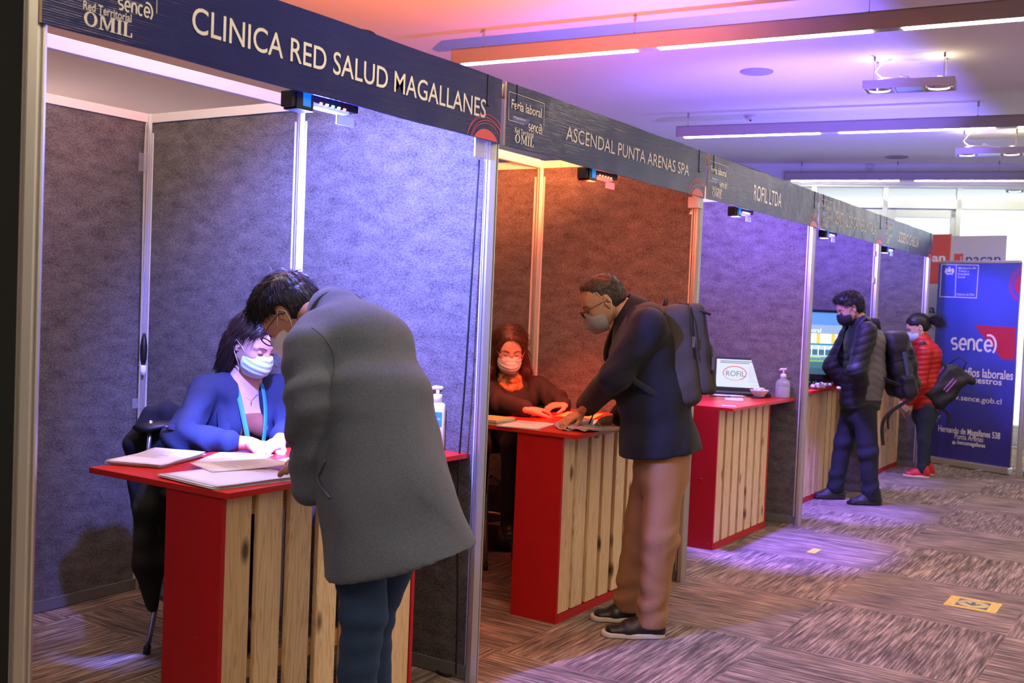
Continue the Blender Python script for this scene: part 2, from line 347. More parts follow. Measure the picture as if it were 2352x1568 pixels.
bar_from([(1802,415),(2352,415)],2.4,[((1818,414),(2065,415)),((2101,415),(2380,415))],[(1841,400),(2061,398)],'farthest grey pendant light bar, in front of the tall windows')
for i,yy in enumerate((.9,-2.2)):                 # extra unseen copies of the bars, added for ambient light
    a=(-2.2,yy,ZB); pendant(a,(6.8,yy+.7,ZB),[(.02,.17),(.19,.34),(.36,.51),(.53,.68),(.70,.85)],(.05,.5,.95),'added unseen grey pendant light bar hanging %s the camera position'%('just ahead of' if i==0 else 'behind'))

# twin spotlight frames
LAMPON=mat('halogen_reflector',(.9,.85,.7),.2,emit=(1,.78,.45),es=3.0); SIL=mat('silver_reflector',(.8,.8,.8),.15,1)
SPB=mat('spotlight_housing',(.55,.5,.55),.5,.2); BLUEP=mat('pale_blue_plate',(.35,.5,.8),.4)
def twin_spot(cx,cy,rz,label,z=ZB,on=True):
    t=thing('twin_spotlight_frame',label,'ceiling light',(cx,cy,z),rz,'hanging twin spotlight frames')
    Lx,Ly,h=.62,.22,.06
    mb=MB(); mb.box((0,-Ly/2,h/2),(Lx,.012,h)); mb.box((0,Ly/2,h/2),(Lx,.012,h)); mb.box((-Lx/2,0,h/2),(.012,Ly,h)); mb.box((Lx/2,0,h/2),(.012,Ly,h)); mb.box((-.1,0,h/2),(.012,Ly,h)); mb.box((.1,0,h/2),(.012,Ly,h)); mb.build('frame',SPB,t)
    box('centre_plate',(0,0,.01),(.19,Ly-.02,.008),BLUEP,t)
    for k,sx in enumerate((-.205,.205)):
        box('gimbal_plate',(sx,0,.035),(.18,Ly-.03,.004),BLACK,t)
        mb=MB(); mb.lathe([(.075,.0),(.07,.02),(.045,.045),(.015,.055)],(sx,0,.0),20); r=mb.build('reflector',SIL,t)
        mb=MB(); mb.lathe([(.001,.004),(.022,.004),(.022,.02),(.001,.022)],(sx,0,.0),14); mb.build('bulb',LAMPON,t)
        mb=MB(); mb.lathe([(.045,.055),(.05,.075),(.02,.085)],(sx,0,0),14); mb.build('lamp_back',SPB,t)
    for sx in (-.24,.24):
        for sy in (-.09,.09):
            mb=MB(); mb.tube([(sx,sy,h),(sx,sy,CZ-z)],.0016,6); mb.tube([(sx,sy,CZ-z-.03),(sx,sy,CZ-z)],.008,8); mb.build('hanging_wire',BAR,t)
    mb=MB(); mb.tube([(-.13,.02,CZ-z),(-.2,.03,CZ-z-.02),(-.25,.03,.15),(-.2,.02,.1),(-.02,.0,.085),(.13,0,.07)],.005,6)
    mb.tube([(-.02,.0,.085),(-.07,.02,.11),(-.06,.03,.125),(.0,.0,.09)],.004,6); mb.build('supply_cable',SPB,t)
    if on:
        for sx in (-.205,.205):
            l=bpy.data.lights.new('spot_glow','POINT'); l.energy=1.3; l.color=(1,.8,.5); l.shadow_soft_size=.02
            o=bpy.data.objects.new('bulb_light',l); C.objects.link(o); o.parent=t; o.location=(sx,0,.12)
    return t
def mid(u,v): return at(u,v,z=ZB)
p=mid(2088,206); twin_spot(p[0],p[1],.12,'twin spotlight frame hanging between the first and second light bars')
p=mid(2272,356); twin_spot(p[0],p[1],.15,'twin spotlight frame hanging behind the middle light bar',z=ZB)
p=mid(2352,440); twin_spot(p[0]+.1,p[1],.15,'twin spotlight frame at the right edge, in front of the windows',on=False)
# dome camera, bullet camera, detector, flat dark discs on the ceiling
DOME=mat('camera_housing',(.5,.48,.55),.45); SMOKE=mat('smoked_dome',(.05,.05,.08),.08,trans=.4)
p=at(1998,378,z=CZ); t=thing('dome_camera','grey security dome camera under the ceiling before the windows','camera',tuple(p))
mb=MB(); mb.lathe([(.085,0),(.09,-.02),(.085,-.07),(.06,-.085)],n=24); mb.build('housing',DOME,t)
mb=MB(); mb.lathe([(.06,-.08),(.055,-.105),(.035,-.125),(.005,-.135)],n=20); mb.build('dome',SMOKE,t)
p=at(1958,378,z=CZ); t=thing('ceiling_sensor','small black angled sensor on the ceiling beside the dome camera','sensor',tuple(p))
mb=MB(); mb.tube([(0,0,0),(0,0,-.05)],.012,8); mb.build('stem',DOME,t)
mb=MB(); mb.lathe([(.03,-.045),(.036,-.055),(.036,-.105),(.025,-.115)],(0,0,0),14); mb.build('body',BLACK,t)
p=at(1724,266,z=CZ); t=thing('smoke_detector','small round smoke detector on the ceiling above the second sign','detector',tuple(p))
mb=MB(); mb.lathe([(.05,0),(.055,-.015),(.04,-.035),(.01,-.04)],n=20); mb.build('cover',mat('detector_plastic',(.6,.57,.6),.5),t)
mb=MB(); mb.lathe([(.012,-.038),(.012,-.05),(.003,-.052)],n=10); mb.build('sensor_tip',BLACK,t)
CDISC=mat('ceiling_disc_grey',(.30,.27,.30),.8,bump=(300,.4,.002))  # darker, finely bumped face of the flat ceiling discs
for (u,v),l in (((1738,164),'flat dark round disc on the ceiling between the first light bar and the smoke detector'),((2060,360),'flat dark round disc on the ceiling nearest the windows')):
    p=at(u,v,z=CZ); mb=MB(); mb.lathe([(.13,0),(.13,-.006),(.12,-.01),(.02,-.012)],tuple(p),32); o=mb.build('ceiling_disc',CDISC); setp(o,l,'speaker','ceiling discs')

# ================================================================ THE BOOTHS
Y=[-.0141,1.9620,4.0250,6.1039,7.9553,9.9679]; ZT=2.4157; ZF=2.1639; D=2.0988; ZP=2.3653
POST=[]
def post_profile(w=.05):
    # octagonal extrusion with a groove in each face
    h=w/2; c=h*.42; g=.005; q=[]
    for k in range(4):
        a=k*PI/2; R=Matrix.Rotation(a,2)
        for p in ((h,-c),(h,-g),(h-.007,-g),(h-.007,g),(h,g),(h,c)): v=R@Vector(p); q.append((v.x,v.y))
    return q
ordn=['first','second','third','fourth','fifth','sixth']
def post(x,y,label,h=ZT-.004,double=False,group='aluminium booth posts'):
    mb=MB(); mb.prism(post_profile(),0,h,c=(x,y,0))
    o=mb.build('booth_post',ALU); return setp(o,label,'post',group)
for k in range(6):
    post(0,Y[k]-.012,'grooved aluminium front post of the booth row, %s from the left'%ordn[k])
    if k in (0,1,2,5): post(-D/2,Y[k],'grooved aluminium post halfway along the side wall at the %s front post'%ordn[k])
    else: post(-D/2,Y[k],'grooved aluminium post halfway along the side wall at the %s front post'%ordn[k])
    post(-D,Y[k],'grooved aluminium post in the back corner behind the %s front post'%ordn[k])
def panel(x0,y0,x1,y1,label):
    """felt partition panel between two posts: infill, top rail, base rail"""
    L_=math.hypot(x1-x0,y1-y0); a=math.atan2(y1-y0,x1-x0)
    t=thing('partition_panel',label,'partition panel',(x0,y0,0),a,'grey felt partition panels')
    g=.026
    box('felt_infill',(L_/2,0,(ZP+.045)/2),(L_-2*g,.016,ZP-.045),FELT,t)
    mb=MB(); mb.box((L_/2,0,(ZP+ZT-.006)/2),(L_-2*g,.03,ZT-.006-ZP)); mb.box((g+.006,0,ZP/2),(.012,.022,ZP-.1)); mb.box((L_-g-.006,0,ZP/2),(.012,.022,ZP-.1)); mb.build('top_rail',ALUW,t,.002)
    box('base_rail',(L_/2,0,.03),(L_-2*g,.03,.056),RAILG,t,bev=.002)
    return t
for k in range(6):
    panel(0,Y[k],-D/2,Y[k],'grey felt panel, front half of the side wall behind the %s front post'%ordn[k])
    panel(-D/2,Y[k],-D,Y[k],'grey felt panel, rear half of the side wall behind the %s front post'%ordn[k])
for k in range(5):
    ym=(Y[k]+Y[k+1])/2; post(-D,ym,'grooved aluminium post in the middle of the back wall of the %s booth'%ordn[k])
    panel(-D,Y[k],-D,ym,'grey felt panel, near half of the back wall of the %s booth'%ordn[k]); panel(-D,ym,-D,Y[k+1],'grey felt panel, far half of the back wall of the %s booth'%ordn[k])
    # cross beam at half depth
    t=thing('cross_beam','white painted beam spanning the %s booth at half its depth'%ordn[k],'beam',(-D/2,ym,ZP),0,'white beams over the booths')
    box('beam_profile',(0,0,.025),(.028,Y[k+1]-Y[k]-.056,.05),ALUW,t,bev=.002)
    # front header rail carrying the board
    o=box('header_rail',(-.004,ym,ZT-.03),(.026,Y[k+1]-Y[k]-.07,.05),ALUW); setp(o,'white header rail behind the sign board of the %s booth'%ordn[k],'beam','header rails behind the signs')
# base shoe plates and far end

# ---------------------------------------------------------------- sign boards with their printing
XF=.036
EDGE=mat('board_edge',(.45,.33,.2),.7)
PINK=mat('red_print',(.75,.06,.09),.35)
BADGE=mat('blue_badge_print',(.03,.09,.42),.35); DK=mat('black_print',(.01,.01,.015),.35)
def clip_circle_poly(cx,cz,r,s1,z0):
    pts=[(cx+r*math.cos(2*PI*i/48),cz+r*math.sin(2*PI*i/48)) for i in range(48)]
    return [(min(a,s1),max(b,z0)) for a,b in pts if True]
names=['CLINICA RED SALUD MAGALLANES','ASCENDAL PUNTA ARENAS SPA','ROFIL LTDA','CENTRAL DE CARNES LIMITADA','SODEXO CHILE SA']
namepx=[((440,74),(1116,233)),((1299,321),(1583,377)),((1730.6,452.4),(1795,453.7)),((1916,506),(2013,521)),((2063,549),(2110,553))]
colr=['first','second','third','fourth','fifth']
y2=Y[1]
for k in range(5):
    y0,y1=Y[k]+.022,Y[k+1]-.012
    if k==0: y0=Y[0]-.02
    t=thing('sign_board','long glossy navy sign board reading %s'%names[k],'sign',(XF-.006,y0,ZF),0,'navy sign boards over the booths')
    # slightly wavy corrugated sheet
    mb=MB(); n=40; L_=y1-y0; V=[];F_=[]; rnd=random.Random(k)
    ph=[rnd.uniform(0,6) for _ in range(4)]
    for side,xo in ((0,0),(1,.006)):
        for i in range(n+1):
            yy=L_*i/n; wob=.0028*math.sin(3.1*yy+ph[0])
            for zz in (0,.25*(ZT-ZF),.5*(ZT-ZF),.75*(ZT-ZF),ZT-ZF):
                V.append((xo+wob*(zz/(ZT-ZF)-.5)*0, yy, zz + (.0015*math.sin(9*yy+ph[1]) if zz in (0,ZT-ZF) else 0)))
    m5=5*(n+1)
    for i in range(n):
        for j in range(4):
            a=i*5+j; F_.append((m5+a,m5+a+5,m5+a+6,m5+a+1)); F_.append((a,a+1,a+6,a+5))
        F_.append((i*5,i*5+5,m5+i*5+5,m5+i*5)); F_.append((i*5+4,m5+i*5+4,m5+i*5+9,i*5+9))
    F_.append((0,m5,m5+1,1))
    for j in range(4): 
        if j: F_.append((j,m5+j,m5+j+1,j+1))
        a=n*5+j; F_.append((a,a+1,m5+a+1,m5+a))
    mb.add(V,F_); mb.build('board',FASC,t)
    box('board_edge',(.003,-.0015,(ZT-ZF)/2),(.007,.003,ZT-ZF),EDGE,t)
    sh=Sheet((XF,0,0),(0,1,0),.0015); off=Y[k]-Y[1]
    W0=t.matrix_world.inverted() if False else None
    tmp=[]
    def keep(o): tmp.append(o); return o
    # company name
    (b0,b1)=namepx[k]; s0_,z0_=sh.px(*b0); s1_,z1_=sh.px(*b1)
    z0_=2.2285 if k else z0_; 
    zb_,zt_=(z0_,z1_) if k<2 else (2.232,2.326)
    if k==1: zb_,zt_=sh.px(1299,321)[1],sh.px(1305,290)[1]
    if k==0: zt_=sh.px(464,20)[1]
    keep(sh.text(names[k],(s0_,zb_),(s1_,zt_),'lettering',LETTER,None,.0 if k else .004))
    # small logos, laid out as on the second board and shifted booth by booth
    q=lambda u,v: (sh.px(u,v)[0]+off,sh.px(u,v)[1])
    a,b,c,d,e=q(1169,210),q(1250,238),q(1248,300),q(1167,275),q(1203,286)
    keep(sh.strokes([[d,a,b,c],[d,e]],'logo_box',LETTER,None,.0022))
    keep(sh.text('Feria laboral',q(1174,249),(q(1244,252)[0],q(1244,250)[1]),'lettering',LETTER,None,.012))
    keep(sh.poly([q(1177,264),q(1217,275),q(1209,287),q(1177,277)],'badge',BADGE,None,.6))
    keep(sh.text('Magallanes',q(1179,272),(q(1207,276)[0],q(1207,274)[1]),'lettering',LETTER,None,.01))
    keep(sence(sh,(q(1213,298)[0],q(1213,299)[1]),(q(1245,295)[0]-.01,q(1238,285)[1]),'logo_lettering',None))
    if k==0:
        tmp.clear() if False else None
    keep(sh.text('Red Territorial',q(1182,305),(q(1225,305)[0],q(1225,305)[1]),'lettering',LETTER,None,.01))
    keep(omil(sh,q(1182,327),(q(1225,330)[0],q(1225,318)[1]),None))
    # red mark in the lower far corner
    ce=sh.px(1119,333) if k==0 else (sh.px(1603,455)[0]+(Y[k+1]-Y[2]),sh.px(1603,455)[1])
    zc=ZF+.0; yend=y1-.004
    def clip(ps): return [(min(s_,yend),max(z_,ZF+.003)) for s_,z_ in ps]
    keep(sh.poly(clip([(yend-.095+.085*math.cos(a_*PI/24),ZF-.02+.062*math.sin(a_*PI/24)) for a_ in range(0,25)]),'red_disc',PINK,None,.6))
    keep(sh.strokes([clip([(yend-.09+dx+(.105+dr)*math.cos(a_*PI/20),ZF-.02+(.085+dr)*math.sin(a_*PI/20)) for a_ in range(2,20)]) for dx,dr in ((0,0),(.006,.012),(-.006,.022),(.004,.034))],'red_rings',PINK,None,.0022))
    # zip ties
    for yy,ln in ((y0+.075,.10),(y1-.1,.12)):
        mb=MB(); mb.box((XF+.0015,yy,ZT-ln/2),(.003,.004,ln)); mb.tube([(XF+.002,yy,ZT),(-.02,yy,ZT+.004)],.002,6); mb.tube([(XF+.004,yy-.004,ZT-ln),(XF+.009,yy+.006,ZT-ln+.004)],.003,6); keep(mb.build('zip_tie',BLACK))
    for o in tmp:
        o.parent=t; o.matrix_parent_inverse=Matrix.Translation((-(XF-.006),-y0,-ZF))
# first board shows its logos lower and larger: rebuild the three visible ones there
t0=[o for o in C.objects if o.name.startswith('sign_board')][0]
for o in list(t0.children):
    if o.name.split('.')[0] in ('logo_box','badge','logo_lettering') or (o.name.startswith('lettering') and o is not t0.children[2]): pass
# ---------------------------------------------------------------- booth lamps: LED bar with a small display box and a barn door
LEDC=[((.17,.20,1.0),'blue'),((1.0,.075,.03),'red'),((.17,.10,1.0),'violet'),((.22,.14,1.0),'violet'),((.16,.12,1.0),'blue')]
lampy=[.99,2.88,4.74,6.57,8.40]
DISP=mat('blue_display',(.0,.1,.4),.3,emit=(.0,.22,.75),es=.7)
def spot(loc,aim,energy,col,angle,blend,soft,parent,name='lamp_beam'):
    l=bpy.data.lights.new(name,'SPOT'); l.energy=energy; l.color=col; l.spot_size=math.radians(angle); l.spot_blend=blend; l.shadow_soft_size=soft
    o=bpy.data.objects.new(name,l); C.objects.link(o); o.parent=parent; o.location=loc
    o.rotation_euler=(Vector(aim)-Vector(loc)).to_track_quat('-Z','Y').to_euler(); return o
# energies: (narrow beam, wide wash, upward spill)
LE=[(760,330,8),(190,17,520),(760,100,210),(560,75,190),(200,50,150)]; LP=[34,5,12,12,9]
LAIM=[(-.55,.40,-1.2),(-.58,.75,-1.2),(.12,.52,-2.1),(.10,.42,-2.1),(-.1,.4,-2.1)]; LANG=[40,46,44,40,40]
for k in range(5):
    col,cn=LEDC[k]; y=lampy[k]; t=thing('led_flood_lamp','%s LED bar lamp with small display box under the %s sign board'%(cn,colr[k]),'lamp',(-.035,y,2.12),0,'LED lamps under the sign boards')
    GLOW=mat('led_glow_'+cn,(.1,.1,.3),.3,emit=col,es=2.2)
    mb=MB(); mb.box((0,-.085,.03),(.06,.075,.062)); mb.box((0,-.13,.03),(.05,.02,.05)); mb.build('control_box',BLACK,t,.003)
    mb=MB(); mb.box((.018,.03,.165),(.012,.025,.235)); mb.build('hanger_bracket',ALU,t)
    box('display',(.031,-.08,.033),(.002,.034,.042),DISP,t)
    mb=MB(); mb.box((0,.06,.045),(.05,.22,.028)); mb.build('bar_housing',BLACK,t,.002)
    box('lens_strip',(.0,.05,.027),(.04,.16,.012),GLOW,t)
    for j in range(5):
        cc=[(1,.15,.1),(.9,.9,1),(.3,1,.5),(.9,.9,1),(1,.12,.08)][j] if k!=1 else (1,.1,.05)
        mb=MB(); mb.lathe([(.001,-.004),(.006,-.003),(.008,.002),(.001,.004)],(.022,-.01+.028*j,.034),10); mb.build('led_lens',mat('led_%s_%d'%(cn,j),(.5,.5,.5),.3,emit=cc,es=7),t)
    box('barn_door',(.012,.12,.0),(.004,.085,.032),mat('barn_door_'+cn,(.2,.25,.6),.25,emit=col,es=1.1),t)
    e=LE[k]
    spot((-.06,.05,-.03),LAIM[k],e[0],col,LANG[k],.8,.03,t)
    spot((-.20,.05,-.02),(-.48,1.1,-.72),e[1],col,112,.5,.03,t)
    l=bpy.data.lights.new('lamp_scatter','POINT'); l.energy=LP[k]; l.color=col; l.shadow_soft_size=.04; o=bpy.data.objects.new('lamp_scatter',l); C.objects.link(o); o.parent=t; o.location=(-.03,.05,-.04)
    spot((-.1,.05,.10),(-.9,.1,1.0) if k==1 else (-.35,1.0,1.1),e[2],col if k!=1 else (1,.20,.05),155,.6,.03,t,'ceiling_spill')
# loose black cable lying over the boards
def cable(name,pts,label,r=.004,m=None,cat='cable'):
    mb=MB()
    P=[Vector(p) for p in pts]; Q=[]
    for i in range(len(P)-1):
        p0=P[max(i-1,0)];p1=P[i];p2=P[i+1];p3=P[min(i+2,len(P)-1)]
        for s in range(8):
            u=s/8; Q.append(.5*((2*p1)+(p2-p0)*u+(2*p0-5*p1+4*p2-p3)*u*u+(3*p1-p0-3*p2+p3)*u**3))
    Q.append(P[-1]); mb.tube(Q,r,8); o=mb.build(name,m or RUB); return setp(o,label,cat)
a=at(808,66,x=.0);b=at(850,78,x=0);c=at(884,98,x=0)
cable('power_cable',[(.0,a[1]-.2,ZT+.002),(0,a[1],ZT+.006),(0,b[1],ZT+.016),(0,c[1],ZT+.004),(0,c[1]+.3,ZT+.002)],'black cable arching over the top edge of the first sign board')
cable('power_cable',[(.0,Y[2]+.45,ZT+.002),(0,Y[2]+.7,ZT+.015),(0,Y[2]+1.3,ZT+.012),(0,Y[2]+1.8,ZT+.003)],'black cable lying along the top edge of the third sign board')
cable('power_cable',[(-.04,Y[1]-.042,2.1),(-.05,Y[1]-.045,1.7),(-.06,Y[1]-.05,1.25),(-.075,Y[1]-.052,.8),(-.055,Y[1]-.05,.3),(-.05,Y[1]-.05,.03)],'black cable running down beside the second front post')
f=[at(u,v,z=.006) for u,v in ((930,1470),(965,1500),(1010,1545),(1045,1548),(1066,1530))]
cable('power_cable',[tuple(p) for p in f],'black cable curling on the carpet at the foot of the second front post',.006)
f=[at(u,v,z=.006) for u,v in ((1770,1184),(1795,1196),(1815,1193),(1826,1186))]
cable('power_cable',[tuple(p) for p in f],'black cable on the carpet at the foot of the fourth front post',.006)
x0=-D+.04; y0=Y[1]-.045
CBW=mat('pale_cable',(.45,.42,.4),.5)
cable('extension_lead',[(x0,y0-.012,.1),(x0,y0-.01,.9),(x0,y0-.012,1.6),(x0,y0-.016,2.2),(x0+.0,y0-.008,2.36),(x0,y0+.004,2.2),(x0,y0,1.7),(x0,y0-.01,1.25),(x0,y0+.002,1.15)],'pale extension lead looped down the back corner post of the first booth',.0045,CBW,'extension lead')
t=thing('power_plug','black plug joined to the lead in the back corner of the first booth','plug',(x0+.012,y0,1.24))
mb=MB(); mb.lathe([(.008,-.09),(.016,-.06),(.018,.0),(.013,.04),(.006,.07)],n=12); mb.build('plug_body',BLACK,t)
mb=MB(); mb.lathe([(.012,-.14),(.016,-.12),(.014,-.09)],n=12); mb.build('socket_body',WHITE,t)
for i,zz in enumerate((2.16,.96)):
    o=box('clear_tape',(x0+.008,y0-.03,zz),(.006,.05,.09 if i==0 else .05),CLEAR); setp(o,'clear tape holding the lead on the back corner post, %s'%('the strip near the top' if i==0 else 'the lower strip'),'tape')
o=box('clear_tape',(.005,Y[1]-.075,ZF-.028),(.008,.13,.075),mat('milky_tape',(.7,.7,.8),.25,alpha=.75),bev=.001); setp(o,'milky tape wrapped round the second front post under the signs','tape')
o=box('clear_tape',(.0,Y[2]-.05,ZF-.03),(.06,.07,.06),mat('milky_tape',(.7,.7,.8),.25),bev=.001); setp(o,'milky tape wrapped round the third front post under the signs','tape')
mb=MB(); q=[(-.01,Y[2]-.08,2.09),(.0,Y[2]-.1,2.075),(.005,Y[2]-.13,2.065)]; mb.tube(q,[.006,.009,.006],8,True,.3); setp(mb.build('tape_scrap',ALUW),'small curl of white tape sticking out beside the third front post','tape')
for i,(u,v) in enumerate(((2008,582),(2007,643))):
    p=at(u,v,x=-.02); o=box('tape_patch',(-.012,Y[4]-.055,p[2]),(.012,.06,.05),ALUW,bev=.002); setp(o,'pale tape patch on the fifth front post, %s'%('upper one' if i==0 else 'lower one'),'tape')

# ---------------------------------------------------------------- counters
def counter(y,x,label,top=(.66,1.30),tx=.07,sd=0,ty=.0,bl=.98,bd=.26):
    """front face of the base at x, near end at y"""
    h=.905; t=thing('slatted_counter',label,'counter',(x,y,0),0,'red counters with pine slats')
    box('side_panel',(-bd/2,.009,h/2),(bd,.018,h),RED,t,bev=.0015); box('side_panel',(-bd/2,bl-.009,h/2),(bd,.018,h),RED,t,bev=.0015)
    box('base_rail',(-bd/2,bl/2,.032),(bd,bl-.036,.02),RED,t); box('front_rail',(-.004,bl/2,.021),(.012,bl-.036,.042),RED,t)
    for zz in (.33,.86): box('batten',(-.035,bl/2,zz),(.022,bl-.036,.06),BATTEN,t)
    n=7; g=.030; w=(bl-.036-g*(n-1))/n; rnd=random.Random(sd)
    for i in range(n):
        yy=.018+w/2+i*(w+g)+rnd.uniform(-.002,.002)
        box('slat',(-.014,yy,.042+(h-.042)/2),(.02,w+rnd.uniform(-.008,.003),h-.044),WOODS[rnd.randrange(5)],t,bev=.002)
    if sd>1: box('backing_board',(-.052,bl/2,h/2),(.010,bl-.04,h-.06),BATTEN,t)
    for zz,xx in ((.04,-.03),(.04,-bd+.03),(.45,-.1)):
        mb=MB(); mb.lathe([(.006,-.002),(.006,.0),(.003,.001)],(xx,-.0005,zz),10,Matrix.Rotation(PI/2,3,'X')); mb.build('screw_cap',RED,t)
    box('tabletop',(tx-top[0]/2,ty+top[1]/2,h+.010),(top[0],top[1],.02),REDT,t,bev=.0015)
    return t
counter(.69,-.09,'nearest red counter with pine slats, papers spread on it',top=(.68,1.27),tx=.035,ty=-.01,sd=1)
counter(2.84,-.132,'red counter with pine slats where the man with the grey backpack signs papers',top=(.66,1.08),tx=.082,ty=-.01,sd=2,bl=.98)
counter(4.865,-.16,'red counter with pine slats under the laptop and round gel bottle',top=(.62,1.235),tx=.095,ty=.0,sd=3)
counter(6.97,-.25,'red counter with pine slats under the television',top=(.62,1.0),tx=.04,ty=-.04,sd=4,bl=1.0)
counter(8.96,-.2,'farthest red counter with pine slats behind the man with the hiking pack',top=(.62,1.0),tx=.04,ty=-.02,sd=5,bl=1.03)
TZ=.925
# ---------------------------------------------------------------- papers and small things on the first counter
def sheet_mesh(w,l,curl=0,th=.0004,n=8,twist=0,seed=0):
    """thin bent sheet of paper, w along x, l along y, resting on z=0"""
    rnd=random.Random(seed); V=[];F_=[]
    for side in (0,1):
        for i in range(n+1):
            for j in range(n+1):
                x=(i/n-.5)*w; y=(j/n-.5)*l; z=curl*max(0,(j/n-.55))**2*2+twist*(i/n)*(j/n)**2*.5+.0006*math.sin(i*1.3+seed)*math.sin(j*.9)+.0008
                V.append((x,y,z+side*th))
    m=(n+1)**2
    for i in range(n):
        for j in range(n):
            a=i*(n+1)+j; F_.append((m+a,m+a+n+1,m+a+n+2,m+a+1)); F_.append((a,a+1,a+n+2,a+n+1))
    for i in range(n):
        a=i; F_.append((a,m+a,m+a+1,a+1)); b=n*(n+1)+i; F_.append((b,b+1,m+b+1,m+b)); c=i*(n+1); F_.append((c,c+n+1,m+c+n+1,m+c)); d=c+n; F_.append((d,m+d,m+d+n+1,d+n+1))
    return V,F_
CREAM=mat('cream_paper',(.72,.66,.52),.7); YEL=mat('yellow_paper',(.80,.62,.20),.7); GREYP=mat('grey_card',(.35,.37,.42),.6)
def paper_stack(cx,cy,z,rz,w,l,n,label,group=None,curl=0,m=None,lines=0,jit=.006,title=False,seed=0,twist=0):
    t=thing('paper_sheets' if n>1 else 'paper_sheet',label,'papers' if n>1 else 'paper',(cx,cy,z),rz,group)
    rnd=random.Random(seed)
    for i in range(n):
        V,F_=sheet_mesh(w,l,curl*(.4+.6*(i+1)/n),.0012 if n>1 else .0006,8,twist,seed+i); dx,dy,dr=rnd.uniform(-jit,jit),rnd.uniform(-jit,jit),rnd.uniform(-.03,.03)
        R=Matrix.Rotation(dr,3,'Z'); V=[R@Vector(v)+Vector((dx,dy,i*.0022)) for v in V]
        mobj('sheet',V,F_,(m or PAPER) if i%3 or n<3 else [PAPER,CREAM][i%2],t,True)
    if lines:
        mb=MB(); zt=n*.0022+.0012
        for j in range(lines):
            ww=w*rnd.uniform(.35,.78); x=-w*.4+ww/2; y=l*.36-j*.011
            if y<-l*.42: break
            zz=zt+curl*max(0,(y/l+.5-.55))**2*2
            mb.box((x,y,zz),(ww,.0014,.0003))
        mb.build('printed_lines',INK,t)
    return t
AX=lambda u,v: at(u,v,z=TZ)
c1=(AX(247,1045)+AX(440,1052)+AX(290,1078))/3
paper_stack(-.70,.93,TZ,.35,.21,.297,7,'stack of white printed pages on the near left of the first counter',curl=.02,lines=14,seed=1,jit=.008)
paper_stack(-.255,.86,TZ,-.12,.297,.33,6,'fanned sheets with a printed title on the front corner of the first counter',lines=3,seed=2,jit=.012)
paper_stack(-.36,1.02,TZ+.014,-.35,.21,.297,1,'single page overlapping the fanned sheets on the first counter',curl=.0,lines=18,seed=3,twist=.02)
paper_stack(-.55,1.16,TZ,.5,.21,.297,1,'white page in the bright blue pool beside the seated woman',lines=12,seed=4)
paper_stack(-.33,1.34,TZ,.1,.21,.297,2,'white pages under the hands of the man in the grey coat',lines=12,seed=5)
# pen lying near the hands
mb=MB(); mb.tube([(-.5,1.43,TZ+.006),(-.40,1.52,TZ+.006)],[.004,.0045],8); setp(mb.build('ballpoint_pen',BLACK),'dark pen on the page beyond the seated woman\'s hands','pen')
BOTW=mat('white_bottle_plastic',(.80,.78,.74),.35); LBLU=mat('blue_label',(.03,.30,.62),.45)
def rounded_rect(w,d,r,n=6):
    q=[]
    for sx,sy,a0 in ((1,1,0),(-1,1,90),(-1,-1,180),(1,-1,270)):
        for i in range(n+1):
            a=math.radians(a0+90*i/n); q.append((sx*(w/2-r)+r*math.cos(a),sy*(d/2-r)+r*math.sin(a)))
    return q
def loft(name,prof,m,parent,c=(0,0,0),smooth=True):
    """prof: list of (polygon, z)"""
    V=[];F_=[]; n=len(prof[0][0])
    for poly,z in prof: V+=[(p[0]+c[0],p[1]+c[1],z+c[2]) for p in poly]
    for k in range(len(prof)-1):
        for i in range(n): F_.append((k*n+i,k*n+(i+1)%n,(k+1)*n+(i+1)%n,(k+1)*n+i))
    F_.append(tuple(range(n))[::-1]); F_.append(tuple(range((len(prof)-1)*n,len(prof)*n)))
    mb=MB(); mb.add(V,F_,smooth); return mb.build(name,m,parent)
p=AX(1001,1030)
t=thing('gel_dispenser','tall white square gel bottle with blue label on the first counter','bottle',(p[0],p[1],TZ),.35)
R_=rounded_rect; 
loft('bottle_body',[(R_(.075,.06,.012),0),(R_(.078,.062,.012),.005),(R_(.078,.062,.012),.17),(R_(.072,.056,.014),.185),(R_(.05,.045,.015),.192)],BOTW,t)
mb=MB(); mb.lathe([(.021,.19),(.021,.222),(.017,.226)],n=20); mb.build('collar',BOTW,t)
mb=MB(); mb.tube([(0,0,.222),(0,0,.245)],.008,10); mb.tube([(-.035,0,.236),(-.03,0,.247),(-.012,0,.252),(.022,0,.251)],[.005,.008,.011,.009],10,True,.9); mb.build('pump_head',BOTW,t)
sh=Sheet((p[0]+.0,p[1]+.0,0),(1,0,0)); rz=.35
U=np.array([math.cos(rz),math.sin(rz),0]); Nn=np.cross(U,[0,0,1.]); sh=Sheet(np.array([p[0],p[1],TZ])+Nn*.0315,U,.0006)
def par(o,t): o.parent=t; o.matrix_parent_inverse=(Matrix.Translation(t.location)@t.rotation_euler.to_matrix().to_4x4()).inverted(); return o
o=par(sh.poly([(-.022,.095),(.03,.095),(.03,.155),(-.022,.155)],'label',LBLU),t)
o=par(sh.text('ALCOHOL',(-.018,.123),(.026,.131),'lettering',LETTER,None,.01,2),t); par(sh.text('GEL',(-.006,.109),(.012,.117),'lettering',LETTER,None,.01,2),t)
par(sh.strokes([[(-.015,.088-.007*i),(.02-.01*(i%2),.088-.007*i)] for i in range(3)]+[[(-.01,.06-.006*i),(.025,.06-.006*i)] for i in range(5)],'fine_print',INK,None,.0014),t)
